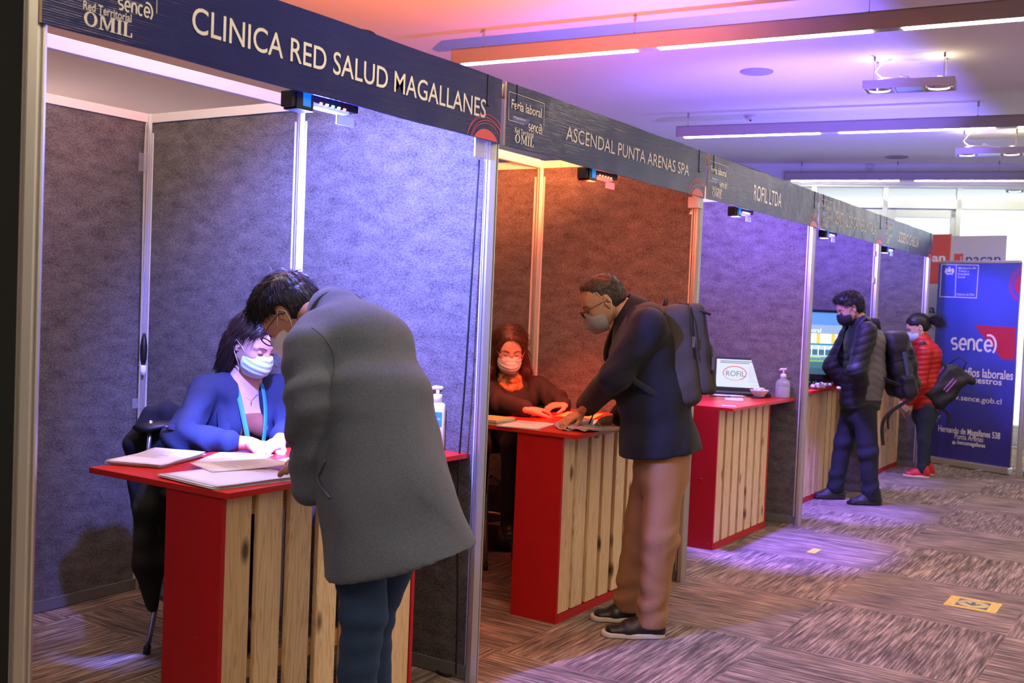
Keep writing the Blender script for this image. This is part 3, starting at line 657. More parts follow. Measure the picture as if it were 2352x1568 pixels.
# ---------------------------------------------------------------- second counter
paper_stack(-.42,2.98,TZ,.2,.21,.297,2,'white pages at the near left corner of the second counter',lines=8,seed=7)
t=thing('notebook','thick yellow notebook lying at the near left edge of the second counter','notebook',(-.60,2.93,TZ),.1)
loft('page_block',[(R_(.15,.2,.003),0.001),(R_(.15,.2,.003),.022)],CREAM,t,smooth=False); loft('cover',[(R_(.154,.204,.003),.022),(R_(.154,.204,.003),.025)],YEL,t,smooth=False); loft('divider',[(R_(.154,.204,.003),.010),(R_(.154,.204,.003),.012)],BLACK,t,smooth=False)
paper_stack(-.48,3.62,TZ,.3,.21,.297,3,'yellow lit form under the seated woman\'s hand',m=YEL,seed=8)
for i,(cx,cy,rz) in enumerate(((-.20,3.0,.9),(-.16,3.06,.3),(-.22,3.12,-.2),(-.13,3.0,1.4))):
    t=thing('plastic_sleeve','small crumpled grey plastic sleeve, %s of the heap on the second counter'%['lowest','second','third','topmost'][i],'plastic sleeve',(cx,cy,TZ+.002*i),rz,'plastic sleeves on the second counter')
    V,F_=sheet_mesh(.10,.14,.05,.0006,8,.03,20+i); mobj('film',[(v[0],v[1],v[2]+.004*math.sin(v[0]*90+i)*math.sin(v[1]*70)+.004) for v in V],F_,GREYP,t,True); box('paper_insert',(0,0,.002),(.06,.05,.0008),PAPER,t)
t=thing('clipboard_folder','open folder with cream form on the second counter under the man\'s hands','folder',(-.10,3.24,TZ+.008),.08)
V,F_=sheet_mesh(.30,.50,.0,.003,8,0,31); mobj('folder_cover',V,F_,GREYP,t,True)
V,F_=sheet_mesh(.28,.47,.0,.003,8,0,32); mobj('form_sheets',[(v[0],v[1],v[2]+.005) for v in V],F_,CREAM,t,True)
V,F_=sheet_mesh(.20,.22,.0,.001,8,0,33); mobj('page',[(v[0]-.03,v[1]-.08,v[2]+.010) for v in V],F_,PAPER,t,True)
# ---------------------------------------------------------------- third counter: laptop, bowl, bottle, papers
SCR=mat('laptop_screen',(.05,.05,.06),.3,emit=(.78,.86,.95),es=.75)
pL=at(1650,896,z=TZ+.02); pR=at(1756,900,z=TZ+.02)
cen=at(1703,897,z=TZ+.025); cen=CAM+(cen-CAM)*1.0
d=np.array([.84,.543,0]); 
lw=.41; t=thing('laptop_computer','black open laptop showing an oval company logo on the third counter','laptop',(cen[0],cen[1],TZ),.40)
loft('keyboard_base',[(R_(lw,.21,.012),.002),(R_(lw,.21,.012),.022)],BLACK,t,(0,-.105,0),False)
box('touchpad',(0,-.17,.0232),(.09,.05,.001),mat('dark_grey_plastic',(.04,.04,.045),.3),t)
mb=MB()
for r_ in range(5):
    for c_ in range(14): mb.box((-.16+.0245*c_,-.05-.018*r_,.0235),(.019,.014,.003))
mb.build('keys',mat('key_plastic',(.02,.02,.022),.5),t)
Rt=Matrix.Rotation(-.14,3,'X')
mb=MB(); mb.box((0,0,.128),(lw,.01,.25),M=Rt)
o=MB(); o.box(Rt@Vector((0,0,.128))+Vector((0,0,.02)),(lw,.01,.25),M=Rt); lid=o.build('screen_lid',BLACK,t,.003)
o=MB(); o.box(Rt@Vector((0,-.0062,.132))+Vector((0,0,.02)),(lw-.03,.001,.208),M=Rt); scr=o.build('screen',SCR,lid)
# drawing on the screen
tm=Matrix.Translation(t.location)@t.rotation_euler.to_matrix().to_4x4()
class TSheet(Sheet):
    """sheet in a tilted local frame M: s -> local x, z -> local z, lift -> -y"""
    def __init__(s,M,lift=.0005): s.M=M; s.lift=lift
    def P(s,a,b,k=1): v=s.M@Vector((a,-s.lift*k,b)); return np.array(v)
ts=TSheet(Matrix.Translation((0,0,.02))@Rt.to_4x4()@Matrix.Translation((0,-.0068,.132)))
SR=mat('screen_red',(.3,.02,.02),.4,emit=(.55,.03,.05),es=.8); SD=mat('screen_dark',(.02,.02,.02),.4,emit=(.08,.1,.14),es=.8); SG=mat('screen_grey',(.2,.2,.2),.4,emit=(.4,.45,.55),es=.8)
ts.strokes([arc(-.055,.0,.085,.052,-60,200,30)],'logo_ring',SR,lid,.006); ts.strokes([arc(-.055,.0,.085,.052,200,300,14)],'logo_ring_low',SR,lid,.003)
ts.text('ROFIL',(-.118,-.022),(.02,.018),'logo_lettering',SD,lid,-.004,2)
ts.strokes([[(-.165,.09),(.085,.09)],[(-.165,.078),(.05,.078)]],'heading_lines',SD,lid,.005)
ts.strokes([[(.045,.05-.011*i),(.075+.05*((i*37)%7)/7,.05-.011*i)] for i in range(11)]+[[(.06,-.085),(.15,-.085)]],'text_lines',SG,lid,.004)
p=AX(1743,913); t=thing('sweets_bowl','small white bowl heaped with wrapped sweets beside the laptop','bowl',(p[0],p[1],TZ))
mb=MB(); mb.lathe([(.028,0),(.03,.004),(.05,.03),(.066,.052),(.068,.056),(.063,.054),(.045,.03),(.02,.012)],n=28); mb.build('bowl_shell',WHITE,t)
rnd=random.Random(5); mb=MB()
for i in range(16):
    a=rnd.uniform(0,6.28); r_=rnd.uniform(0,.045); mb.lathe([(.001,-.009),(.009,-.006),(.011,.0),(.009,.006),(.001,.009)],(r_*math.cos(a),r_*math.sin(a),.052+rnd.uniform(0,.014)),8)
o=mb.build('sweets',WHITE,t); o['kind']='stuff'
GELP=mat('clear_bottle_plastic',(.85,.88,.92),.12,trans=.75,ior=1.3); GELL=mat('pale_gel',(.75,.82,.88),.2,trans=.3)
p=(-.13,6.0,TZ); t=thing('gel_dispenser','clear round pump bottle of gel at the right end of the third counter','bottle',(p[0],p[1],TZ),.5)
mb=MB(); mb.lathe([(.05,0),(.053,.006),(.053,.10),(.046,.125),(.025,.14),(.018,.145)],n=28); mb.build('bottle_body',GELP,t)
mb=MB(); mb.lathe([(.046,.004),(.048,.01),(.048,.08),(.001,.081)],n=24); mb.build('gel_filling',GELL,t)
mb=MB(); mb.lathe([(.021,.143),(.021,.17),(.012,.178)],n=18); mb.build('collar',mat('pinkish_pump',(.75,.66,.68),.4),t)
mb=MB(); mb.tube([(0,0,.175),(0,0,.205)],.006,10); mb.tube([(-.03,0,.2),(-.02,0,.209),(.02,0,.21)],[.005,.009,.009],10); mb.build('pump_head',mat('pinkish_pump',(.75,.66,.68),.4),t)
p=(-.25,5.85,TZ); box_o=loft('flat_phone',[(R_(.075,.15,.01),TZ+.001),(R_(.075,.15,.01),TZ+.010)],BLACK,None,(p[0],p[1],0)); setp(box_o,'flat black phone lying between the laptop and the clear gel bottle','phone')
box_o.name='mobile_phone'
p=AX(1685,917); paper_stack(p[0],p[1],TZ,.4,.12,.2,2,'bright leaflets on the front of the third counter',seed=41,lines=4)
p=AX(1660,907); paper_stack(p[0],p[1],TZ,1.0,.2,.28,3,'papers fanned before the laptop on the third counter',seed=42,lines=5)
p=AX(1674,933); V,F_=sheet_mesh(.09,.055,0,.003,6,0,3); o=mobj('leaflet_card',V,F_,GREYP); o.location=(p[0],p[1],TZ); o.rotation_euler=(0,0,.5); setp(o,'small grey-blue card at the front corner of the third counter','card')
mb=MB(); p=AX(1655,914); mb.tube([(p[0]-.06,p[1]-.05,TZ+.012),(p[0]+.05,p[1]+.06,TZ+.012)],.004,8); setp(mb.build('ballpoint_pen',BLACK),'dark pen lying before the laptop','pen')
# ---------------------------------------------------------------- fourth counter: television
tp=at(1905,862,z=1.02); t=thing('television','black television showing a shop building on the fourth counter','television',(-.42,7.50,TZ),math.atan2(.50,.86))
tw,th=.92,.60
mb=MB(); mb.box((0,0,.06+th/2),(tw,.03,th)); mb.box((0,.025,.06+th/2),(tw*.7,.03,th*.6)); mb.build('case',BLACK,t,.004)
TVM=mat('television_picture',(.05,.05,.06),.25); N,L=nodes(TVM); b=N['Principled BSDF']
tc=N.new('ShaderNodeTexCoord'); spx=N.new('ShaderNodeSeparateXYZ'); L.new(tc.outputs['Generated'],spx.inputs[0])
r=N.new('ShaderNodeValToRGB'); r.color_ramp.interpolation='CONSTANT'; e=r.color_ramp.elements
e[0].position=0; e[0].color=(.03,.10,.13,1); e[1].position=.97; e[1].color=(.06,.25,.7,1)
for pos,cc in ((.1,(.05,.16,.18,1)),(.20,(.25,.5,.12,1)),(.225,(.12,.28,.30,1)),(.28,(.45,.62,.72,1)),(.31,(.04,.16,.22,1)),(.40,(.55,.7,.8,1)),(.47,(.02,.25,.35,1)),(.50,(.95,.95,.85,1)),(.66,(.30,.42,.62,1)),(.80,(.10,.28,.75,1))):
    k=e.new(pos); k.color=cc
L.new(spx.outputs['Z'],r.inputs['Fac']); L.new(r.outputs['Color'],b.inputs['Emission Color']); b.inputs['Emission Strength'].default_value=1.0
pic=box('screen',(0,-.016,.07+th/2),(tw-.04,.002,th-.07),TVM,t)
ts=TSheet(Matrix.Translation((0,-.0172,.07+th/2))); EY=mat('screen_yellow',(.3,.25,.02),.4,emit=(.75,.62,.08),es=.9); EW=mat('screen_white',(.5,.5,.5),.4,emit=(.8,.9,.95),es=1.0); EC=mat('screen_cloud',(.4,.4,.45),.4,emit=(.45,.58,.85),es=.9)
for i in range(6): ts.poly([(-.32+.125*i,.0),(-.29+.125*i,.0),(-.29+.125*i,.085),(-.32+.125*i,.085)],'yellow_stripe',EY,pic)
for i in range(14): ts.poly([(-.37+.055*i,-.10),(-.362+.055*i,-.10),(-.362+.055*i,-.02),(-.37+.055*i,-.02)],'column_stripe',EW,pic)
ts.strokes([[(-.38,-.118),(.1,-.118)]],'kerb_line',mat('screen_green',(.1,.3,.02),.4,emit=(.4,.7,.1),es=.9),pic,.008)
ts.poly([(-.39,.17),(-.2,.13),(.0,.09),(.0,.085),(-.39,.085)],'cloud',EC,pic)
ts.text('Central',(-.07,.095),(.09,.13),'screen_lettering',EW,pic,.01,2); ts.strokes([arc(-.085,.112,.02,.022,60,300,12)],'screen_logo',EW,pic,.005)
ts2=TSheet(Matrix.Translation((0,-.0156,.08))); ts2.text('LG',(-.02,-.005),(.01,.006),'badge_lettering',mat('silver_print',(.5,.5,.5),.3),t,.01)
mb=MB(); mb.box((0,0,.035),(.05,.03,.07)); mb.lathe([(.13,0),(.13,.008),(.05,.014)],n=28,sy=.7); mb.build('stand',BLACK,t)
p=AX(1893,881); t=thing('flower_centrepiece','heap of white tissue flowers on the fourth counter','decoration',(-.22,7.22,TZ))
rnd=random.Random(9); mb=MB()
for i in range(26):
    a=rnd.uniform(0,6.28); r_=rnd.uniform(0,.10); mb.lathe([(.001,-.012),(.016,-.008),(.02,.002),(.012,.012),(.001,.014)],(r_*math.cos(a)*1.5,r_*math.sin(a),.02+rnd.uniform(0,.035)*(1-r_*6)),8)
o=mb.build('petals',WHITE,t); o['kind']='stuff'
mb=MB()
for i in range(7):
    a=rnd.uniform(0,6.28); mb.lathe([(.001,0),(.012,.003),(.001,.02)],(.1*math.cos(a),.06*math.sin(a),.045),6)
mb.build('leaves',mat('leaf_green',(.05,.25,.08),.6),t)

# ================================================================ roll-up banner and the stands beyond
bl=np.array([.0,10.50,0]); br=np.array([.845,10.195,0])
BU=(br-bl)/np.linalg.norm(br-bl); ban=Sheet(bl,BU,.0026); wB=float(np.linalg.norm(br-bl)); ang=math.atan2(BU[1],BU[0])
t=thing('rollup_banner','tall blue roll-up banner with white writing standing at the end of the aisle','banner',tuple(bl),ang)
def bpar(o): o.parent=t; o.matrix_parent_inverse=(Matrix.Translation(t.location)@Matrix.Rotation(ang,4,'Z')).inverted(); return o
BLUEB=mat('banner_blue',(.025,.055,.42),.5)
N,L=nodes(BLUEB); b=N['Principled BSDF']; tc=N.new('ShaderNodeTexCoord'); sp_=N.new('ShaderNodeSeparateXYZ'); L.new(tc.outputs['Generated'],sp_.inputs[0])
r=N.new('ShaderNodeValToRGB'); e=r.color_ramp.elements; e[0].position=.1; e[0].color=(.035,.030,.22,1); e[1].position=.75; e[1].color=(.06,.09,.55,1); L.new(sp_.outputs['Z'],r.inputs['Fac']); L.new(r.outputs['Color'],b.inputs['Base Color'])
ztop=ban.px(2160,602)[1]
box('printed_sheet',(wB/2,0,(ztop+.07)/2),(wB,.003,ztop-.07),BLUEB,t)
mb=MB(); mb.box((wB/2,.0,ztop),(wB,.02,.03)); mb.build('top_clamp',ALU,t,.003)
mb=MB(); mb.box((wB/2,.0,.04),(wB+.02,.09,.07)); mb.build('base_cassette',ALU,t,.01)
for xx in (.25,.62): box('foot',(xx,-.05,.008),(.05,.2,.012),ALU,t,bev=.002)
mb=MB(); mb.tube([(wB/2,.03,.07),(wB/2,.03,ztop)],.006,8); mb.tube([(wB+.004,.0,.07),(wB+.004,.0,ztop)],.006,8); mb.build('support_pole',ALU,t)
bp=ban.px
LB=LETTER
a,b_,c,d=bp(2163,607),bp(2248,609),bp(2243,684),bp(2159,681); e1,e2=bp(2197,608),bp(2194,682)
bpar(ban.strokes([[a,b_,c,d,a],[e1,e2]],'crest_frame',LB,None,.008))
# crest: shield, two supporters, plume, ribbon
def cp(u,v): return bp(2120+u/7.13,520+v/7.13)
pol=[[(405,690),(465,690),(465,730),(435,755),(405,730)],[(415,655),(435,668),(455,655),(448,688),(422,688)],[(372,680),(398,690),(400,760),(362,765),(355,725),(372,715)],[(472,690),(498,680),(512,720),(505,765),(470,760)],[(380,770),(435,762),(492,770),(488,790),(435,782),(384,790)]]
for pp in pol: bpar(ban.poly([cp(*q_) for q_ in pp],'crest',LB))
for s_,u0,v0,u1,v1 in (('Ministerio del',580,698,870,660),('Trabajo y',578,755,758,712),('Previsión',575,795,765,762),('Social',572,843,690,812),('Gobierno de Chile',550,1128,845,1095)):
    p0=cp(u0,v0); p1=cp(u1,v1); bpar(ban.text(s_,(p0[0],min(p0[1],p1[1])),(p1[0],max(p0[1],p1[1])),'lettering',LB,None,.008))
BL2=mat('banner_light_blue',(.07,.18,.80),.5); RD2=mat('banner_red',(.50,.02,.05),.5)
def f_(u,v): return bp(1800+u/2.614,600+v/2.614)
q0=[f_(920,372),f_(1145,382),f_(1310,590),f_(915,572)]; bpar(ban.poly(q0,'logo_panel_blue',BL2,None,.5))
bpar(ban.poly([f_(1145,384),f_(1394,396),f_(1386,592),f_(1314,590)],'logo_panel_red',RD2,None,.7))
p0=f_(1005,525); p1=f_(1262,440); bpar(sence(ban,(p0[0],p0[1]),(p1[0],p1[1]),'logo_lettering',None,None,2))
for s_,a0,a1,z0_,z1_ in (('Tus desafíos laborales',(930,0),(1378,0),695,640),('son los nuestros',(930,0),(1310,0),728,690),('www.sence.gob.cl',(945,0),(1308,0),850,808),('Hernando de Magallanes 538',(926,0),(1300,0),1055,1005),('Punta Arenas',(1026,0),(1198,0),1075,1042),('/sencemagallanes',(1038,0),(1210,0),1115,1082)):
    # read the height at the line's middle so the writing stays level on the banner
    um=(a0[0]+a1[0])/2; p0=f_(a0[0],z0_); p1=f_(a1[0],z0_); zm0=f_(um,z0_)[1]; zm1=f_(um,z1_)[1]
    bpar(ban.text(s_,(p0[0],zm0),(p1[0],zm1),'lettering',LB,None,.012 if 'la' in s_ or 'nues' in s_ else 0))
cc=f_(1022,1088); bpar(ban.poly([(cc[0]+.018*math.cos(i*PI/10),cc[1]+.018*math.sin(i*PI/10)) for i in range(20)],'round_badge',LB)); bpar(ban.text('f',(cc[0]-.005,cc[1]-.013),(cc[0]+.006,cc[1]+.012),'badge_lettering',mat('banner_blue_flat',(.02,.03,.3),.5),None,.02,2))
bpar(ban.strokes([[f_(892,948),f_(903,940)],[f_(905,965),f_(925,955)],[f_(925,935),f_(945,925)],[f_(915,950),f_(935,938)]],'white_dashes',LB,None,.006))
cx,cz=f_(1445,140); PB=mat('banner_crimson',(.55,.03,.12),.5)
cl=lambda ps:[(min(s_,wB-.004),z_) for s_,z_ in ps]
bpar(ban.poly(cl([(cx-.0+.10*math.cos(2*PI*i/40),cz+.155*math.sin(2*PI*i/40)*.75) for i in range(40)]),'red_disc',PB))
for rr in (.125,.14,.155): bpar(ban.strokes([cl([(cx+rr*math.cos(math.radians(a_)),cz+(rr+.02)*math.sin(math.radians(a_))) for a_ in range(95,266,6)])],'red_ring',PB,None,.006))
# stand of another exhibitor behind: tall display walls
def dwall(name,label,corners_px,y_pt,th,m,cat='display wall'):
    pass
O2=np.array([-.10,11.0,0]); U2=np.array([.95,-.20,0])
dw=Sheet(O2,U2,.0015)
def g2(u,v): return dw.px(2120+u/7.13,520+v/7.13)
zt2_=g2(300,125)[1]; a0=g2(130,300)[0]; a1=g2(448,300)[0]; a2=g2(470,300)[0]; a3=g2(1355,300)[0]
ang2=math.atan2(U2[1],U2[0]); WD=mat('display_white',(.62,.62,.60),.6); RDD=mat('display_red',(.62,.10,.07),.55); CHAR=mat('charcoal_print',(.05,.07,.09),.5)
t=thing('display_wall','tall display wall with red upper part and white lettering behind the blue banner','display wall',tuple(O2),ang2)
zr=g2(170,940)[1]
box('red_panel',((a0+a1)/2,.015,(zt2_+zr)/2),(a1-a0,.03,zt2_-zr),RDD,t); box('white_panel',((a0+a1)/2,.015,(zr)/2),(a1-a0,.03,zr),WD,t)
def dpar(o,t): o.parent=t; o.matrix_parent_inverse=(Matrix.Translation(t.location)@Matrix.Rotation(ang2,4,'Z')).inverted(); return o
p0=g2(145,582);p1=g2(372,480); dpar(dw.text('an',p0,p1,'lettering',LETTER,None,.03),t)
p0=g2(95,1420);p1=g2(205,1325); dpar(dw.text('a',(p0[0],p0[1]),(p1[0],p1[1]),'lettering',CHAR,None,.02),t)
t=thing('display_wall','pale grey display wall with dark lettering and small red square behind the blue banner','display wall',tuple(O2),ang2)
zt3=g2(900,150)[1]; box('panel',((a2+a3)/2,.015,zt3/2),(a3-a2,.03,zt3),mat('display_grey',(.55,.58,.60),.6),t)
p0=g2(505,590);p1=g2(662,445); dpar(dw.poly([p0,(p1[0],p0[1]),p1,(p0[0],p1[1])],'red_square',RDD,None,.6),t); pa=g2(615,590);pb=g2(632,490); dpar(dw.poly([pa,(pb[0],pa[1]),pb,(pa[0],pb[1])],'white_stroke',LETTER,None,1.2),t)
p0=g2(700,610);p1=g2(1275,497); dpar(dw.text('nacan',p0,p1,'lettering',CHAR,None,.01),t)
# felt wall and post of the stand at the right edge
p=at(2342,1085,z=0); panel(.95,10.18,1.9,10.0,'grey felt panel at the right edge beyond the blue banner'); post(.93,10.18,'aluminium post right of the blue banner')
# ---------------------------------------------------------------- floor stickers
STY=mat('yellow_sticker',(.72,.48,.05),.35,noise=(60,.25)); STI=mat('sticker_pale_yellow',(.62,.52,.18),.45); STD=mat('sticker_grey',(.09,.09,.10),.5)
t=thing('floor_sticker','rectangular yellow floor sticker with dark arrow on the carpet','floor sticker',(1.438,4.655,0),0)
box('sheet',(0,0,.001),(.262,.238,.002),STY,t); box('square',(-.0,0,.0022),(.16,.16,.0006),STD,t)
mb=MB(); mb.lathe([(.08,.0026),(.08,.003)],n=40); mb.build('disc',STI,t)
mb=MB(); mb.box((0,.012,.0034),(.02,.05,.0008)); 
mb.prism([(-.045,.0),(-.032,.012),(0,-.018),(.032,.012),(.045,.0),(0,-.045)],.003,.0038); mb.build('arrow',STD,t)
o=box('floor_sticker',(.357,5.33,.001),(.055,.15,.002),mat('yellow_tape',(.75,.55,.08),.5)); setp(o,'small plain yellow strip on the carpet in the violet light pool','floor sticker')

# ---------------------------------------------------------------- stools, bags and the coat behind the counters
CHR=mat('chrome_tube',(.6,.6,.62),.25,.9); SEATM=mat('black_vinyl',(.015,.015,.02),.45)
def stool(x,y,label,rz=0,back=True,ring=None):
    t=thing('bar_stool',label,'stool',(x,y,0),rz,'bar stools behind the counters')
    mb=MB(); mb.lathe([(.02,.66),(.17,.665),(.185,.685),(.18,.71),(.12,.725),(.01,.728)],n=28); mb.build('seat',SEATM,t)
    for i in range(4):
        a=PI/4+i*PI/2; mb=MB(); mb.tube([(.11*math.cos(a),.11*math.sin(a),.67),(.21*math.cos(a),.21*math.sin(a),.02)],.012,10); o=mb.build('leg',CHR,t)
        mb=MB(); mb.tube([(.213*math.cos(a),.213*math.sin(a),.0),(.209*math.cos(a),.209*math.sin(a),.035)],.015,10); mb.build('foot_cap',BLACK,o)
    mb=MB(); mb.tube([(.175*math.cos(i*PI/16),.175*math.sin(i*PI/16),.26) for i in range(33)],.008,8); mb.build('footrest_ring',CHR if ring is None else ring,t)
    if back:
        for s_ in(-1,1): mb=MB(); mb.tube([(-.15,s_*.13,.68),(-.19,s_*.14,.85),(-.2,s_*.12,.98)],.010,8); mb.build('back_upright',CHR,t)
        mb=MB(); mb.tube([(-.2,-.17,.95),(-.22,0,.96),(-.2,.17,.95)],[.05,.06,.05],12,True,.35); mb.build('backrest',SEATM,t)
    return t
stool(-1.10,1.50,'bar stool with metal legs under the seated woman in blue')
stool(-1.12,3.62,'bar stool under the seated woman in the dark jacket')
o=box('painted_shade_sheet',(D/4,.012,1.2),(D/2-.06,.006,2.28),mat('painted_shade_black',(.006,.009,.010),.9)); o.parent=[q for q in C.objects if q.name=='partition_panel'][0]  # added near-black sheet: shade painted over the panel's outer face

for i,yy in enumerate((1.5,4.5,7.5)):  # added uplights, unseen behind the booths, to brighten the ceiling there
    t=thing('added_uplight','added unseen warm uplight on the far left wall, %s from the front'%['first','second','third'][i],'added light',(-7.84,yy,2.0),0,'added uplights on the far left wall')
    mb=MB(); mb.lathe([(.02,0),(.09,.05),(.12,.12),(.11,.12),(.08,.055),(.01,.01)],(.12,0,0),20); mb.box((.03,0,.03),(.06,.05,.05)); mb.build('bowl_shade',ALUW,t)
    l=bpy.data.lights.new('added_uplight_bulb','POINT'); l.energy=36; l.color=(1,.62,.58); l.shadow_soft_size=.05; o=bpy.data.objects.new('added_uplight_bulb',l); C.objects.link(o); o.parent=t; o.location=(.12,0,.12)
# ================================================================ organic shapes: a signed-distance grid meshed with surface nets
def V3(*a): return np.array(a,dtype=np.float64)
def smin(a,b,k):
    if k<=0: return np.minimum(a,b)
    h=np.clip(.5+.5*(b-a)/k,0,1); return b+(a-b)*h-k*h*(1-h)
class Grid:
    def __init__(s,lo,hi,h):
        s.lo=np.array(lo,float); s.h=h; s.n=np.ceil((np.array(hi,float)-s.lo)/h).astype(int)+1
        s.ax=[s.lo[i]+h*np.arange(s.n[i]) for i in range(3)]; s.d=np.full(tuple(s.n),.3,np.float32)
    def sub(s,lo,hi,m):
        a=np.clip(np.floor((np.array(lo)-m-s.lo)/s.h).astype(int),0,s.n); b=np.clip(np.ceil((np.array(hi)+m-s.lo)/s.h).astype(int)+1,0,s.n)
        if (b<=a).any(): return None,None
        P=np.meshgrid(s.ax[0][a[0]:b[0]],s.ax[1][a[1]:b[1]],s.ax[2][a[2]:b[2]],indexing='ij'); return tuple(slice(a[i],b[i]) for i in range(3)),P
    def comb(s,f,lo,hi,k,op='add'):
        sl,P=s.sub(lo,hi,max(k,0)+.03)
        if sl is None: return s
        d=f(*P)
        if op=='add': s.d[sl]=smin(s.d[sl],d,k)
        elif op=='sub': s.d[sl]=-smin(-s.d[sl],d,k)
        return s
    def cap(s,a,b,ra,rb=None,k=.02,op='add'):
        a=V3(*a);b=V3(*b); rb=ra if rb is None else rb; ab=b-a; L2=float(ab@ab)+1e-12; R=max(ra,rb)
        def f(X,Y_,Z):
            t=np.clip(((X-a[0])*ab[0]+(Y_-a[1])*ab[1]+(Z-a[2])*ab[2])/L2,0,1)
            return np.sqrt((X-a[0]-t*ab[0])**2+(Y_-a[1]-t*ab[1])**2+(Z-a[2]-t*ab[2])**2)-(ra+(rb-ra)*t)
        return s.comb(f,np.minimum(a,b)-R,np.maximum(a,b)+R,k,op)
    def chain(s,pts,rs,k=.02,op='add'):
        for i in range(len(pts)-1): s.cap(pts[i],pts[i+1],rs[i],rs[i+1],k,op)
        return s
    def ecap(s,a,b,wa,wb,side,k=.03,op='add'):
        """segment a-b with elliptic section; wa, wb = (half width along side, half depth) at the ends"""
        a=V3(*a);b=V3(*b); ax=b-a; L=np.linalg.norm(ax); ax/=L; sd=V3(*side); sd=sd-ax*(sd@ax); sd/=np.linalg.norm(sd); nn=np.cross(ax,sd); R=max(*wa,*wb)
        def f(X,Y_,Z):
            px,py,pz=X-a[0],Y_-a[1],Z-a[2]; h=px*ax[0]+py*ax[1]+pz*ax[2]; t=np.clip(h/L,0,1)
            W_=wa[0]+(wb[0]-wa[0])*t; D_=wa[1]+(wb[1]-wa[1])*t; m=np.minimum(W_,D_); o=h-t*L
            u=px*sd[0]+py*sd[1]+pz*sd[2]; v=px*nn[0]+py*nn[1]+pz*nn[2]
            return (np.sqrt((u/W_)**2+(v/D_)**2+(o/m)**2+1e-9)-1)*m
        return s.comb(f,np.minimum(a,b)-R,np.maximum(a,b)+R,k,op)
    def ell(s,c,r,k=.02,M=None,op='add'):
        c=V3(*c); r=V3(*r); R=r.max(); m=r.min(); A=np.eye(3) if M is None else np.array(M).T   # rows: local axes
        def f(X,Y_,Z):
            p=(X-c[0],Y_-c[1],Z-c[2]); q=[sum(A[i][j]*p[j] for j in range(3))/r[i] for i in range(3)]
            k0=np.sqrt(q[0]**2+q[1]**2+q[2]**2+1e-12); k1=np.sqrt((q[0]/r[0])**2+(q[1]/r[1])**2+(q[2]/r[2])**2+1e-12)
            return k0*(k0-1)/k1
        return s.comb(f,c-R,c+R,k,op)
    def rbox(s,c,r,rad=.01,k=.01,M=None,op='add'):
        c=V3(*c); r=V3(*r)-rad; R=np.linalg.norm(r)+rad; A=np.eye(3) if M is None else np.array(M).T
        def f(X,Y_,Z):
            p=(X-c[0],Y_-c[1],Z-c[2]); q=[np.abs(sum(A[i][j]*p[j] for j in range(3)))-r[i] for i in range(3)]
            return np.sqrt(sum(np.maximum(t,0)**2 for t in q))+np.minimum(np.maximum(q[0],np.maximum(q[1],q[2])),0)-rad
        return s.comb(f,c-R,c+R,k,op)
    def cut(s,pt,n,k=.004):
        """keep the side opposite to n"""
        n=V3(*n); n/=np.linalg.norm(n); X,Y_,Z=np.meshgrid(*s.ax,indexing='ij',sparse=True)
        s.d=-smin(-s.d,-((X-pt[0])*n[0]+(Y_-pt[1])*n[1]+(Z-pt[2])*n[2]).astype(np.float32),k); return s
    def disp(s,f):
        X,Y_,Z=np.meshgrid(*s.ax,indexing='ij'); s.d=s.d+f(X,Y_,Z).astype(np.float32); return s
    def mesh(s,smooth=1):
        d=s.d; d=np.pad(d,1,constant_values=.1); ins=d<0
        nx,ny,nz=d.shape
        cs=[ins[i:nx-1+i,j:ny-1+j,k:nz-1+k] for i in(0,1) for j in(0,1) for k in(0,1)]
        anyi=np.zeros_like(cs[0]); alli=np.ones_like(cs[0])
        for c in cs: anyi|=c; alli&=c
        act=anyi&~alli; idx=-np.ones(act.shape,np.int64); ii=np.argwhere(act); idx[act]=np.arange(len(ii))
        if len(ii)==0: return np.zeros((0,3)),[]
        acc=np.zeros((len(ii),3)); cnt=np.zeros(len(ii)); cor=np.array([(i,j,k) for i in(0,1) for j in(0,1) for k in(0,1)])
        val=[d[ii[:,0]+c[0],ii[:,1]+c[1],ii[:,2]+c[2]] for c in cor]
        for p in range(8):
            for q in range(p+1,8):
                if abs(cor[p]-cor[q]).sum()!=1: continue
                a,b=val[p],val[q]; m=(a<0)!=(b<0); t=np.where(m,a/np.where(m,a-b,1),0)
                acc+=np.where(m[:,None],cor[p]+(cor[q]-cor[p])*t[:,None],0); cnt+=m
        V=ii+acc/cnt[:,None]; V=s.lo+(V-1)*s.h
        Q=[]
        for ax in range(3):
            sl0=[slice(None)]*3; sl1=[slice(None)]*3; sl0[ax]=slice(0,-1); sl1[ax]=slice(1,None)
            A=ins[tuple(sl0)]; B=ins[tuple(sl1)]; e=np.argwhere(A!=B); sg=A[tuple(e.T)]
            u,v=(ax+1)%3,(ax+2)%3; ok=(e[:,u]>0)&(e[:,v]>0)&(e[:,u]<d.shape[u]-1)&(e[:,v]<d.shape[v]-1); e=e[ok]; sg=sg[ok]
            def at_(du,dv): f=e.copy(); f[:,u]-=du; f[:,v]-=dv; return idx[tuple(f.T)]
            q=np.stack([at_(1,1),at_(0,1),at_(0,0),at_(1,0)],1); q=np.where(sg[:,None],q,q[:,::-1]); Q.append(q)
        Q=np.concatenate(Q)
        for _ in range(smooth): V=lap(V,Q)
        return V,Q
def lap(V,Q,w=.5):
    acc=np.zeros_like(V); c=np.zeros(len(V))
    for i in range(4):
        for j in (1,3): np.add.at(acc,Q[:,i],V[Q[:,(i+j)%4]]); np.add.at(c,Q[:,i],1)
    return V*(1-w)+w*acc/np.maximum(c,1)[:,None]
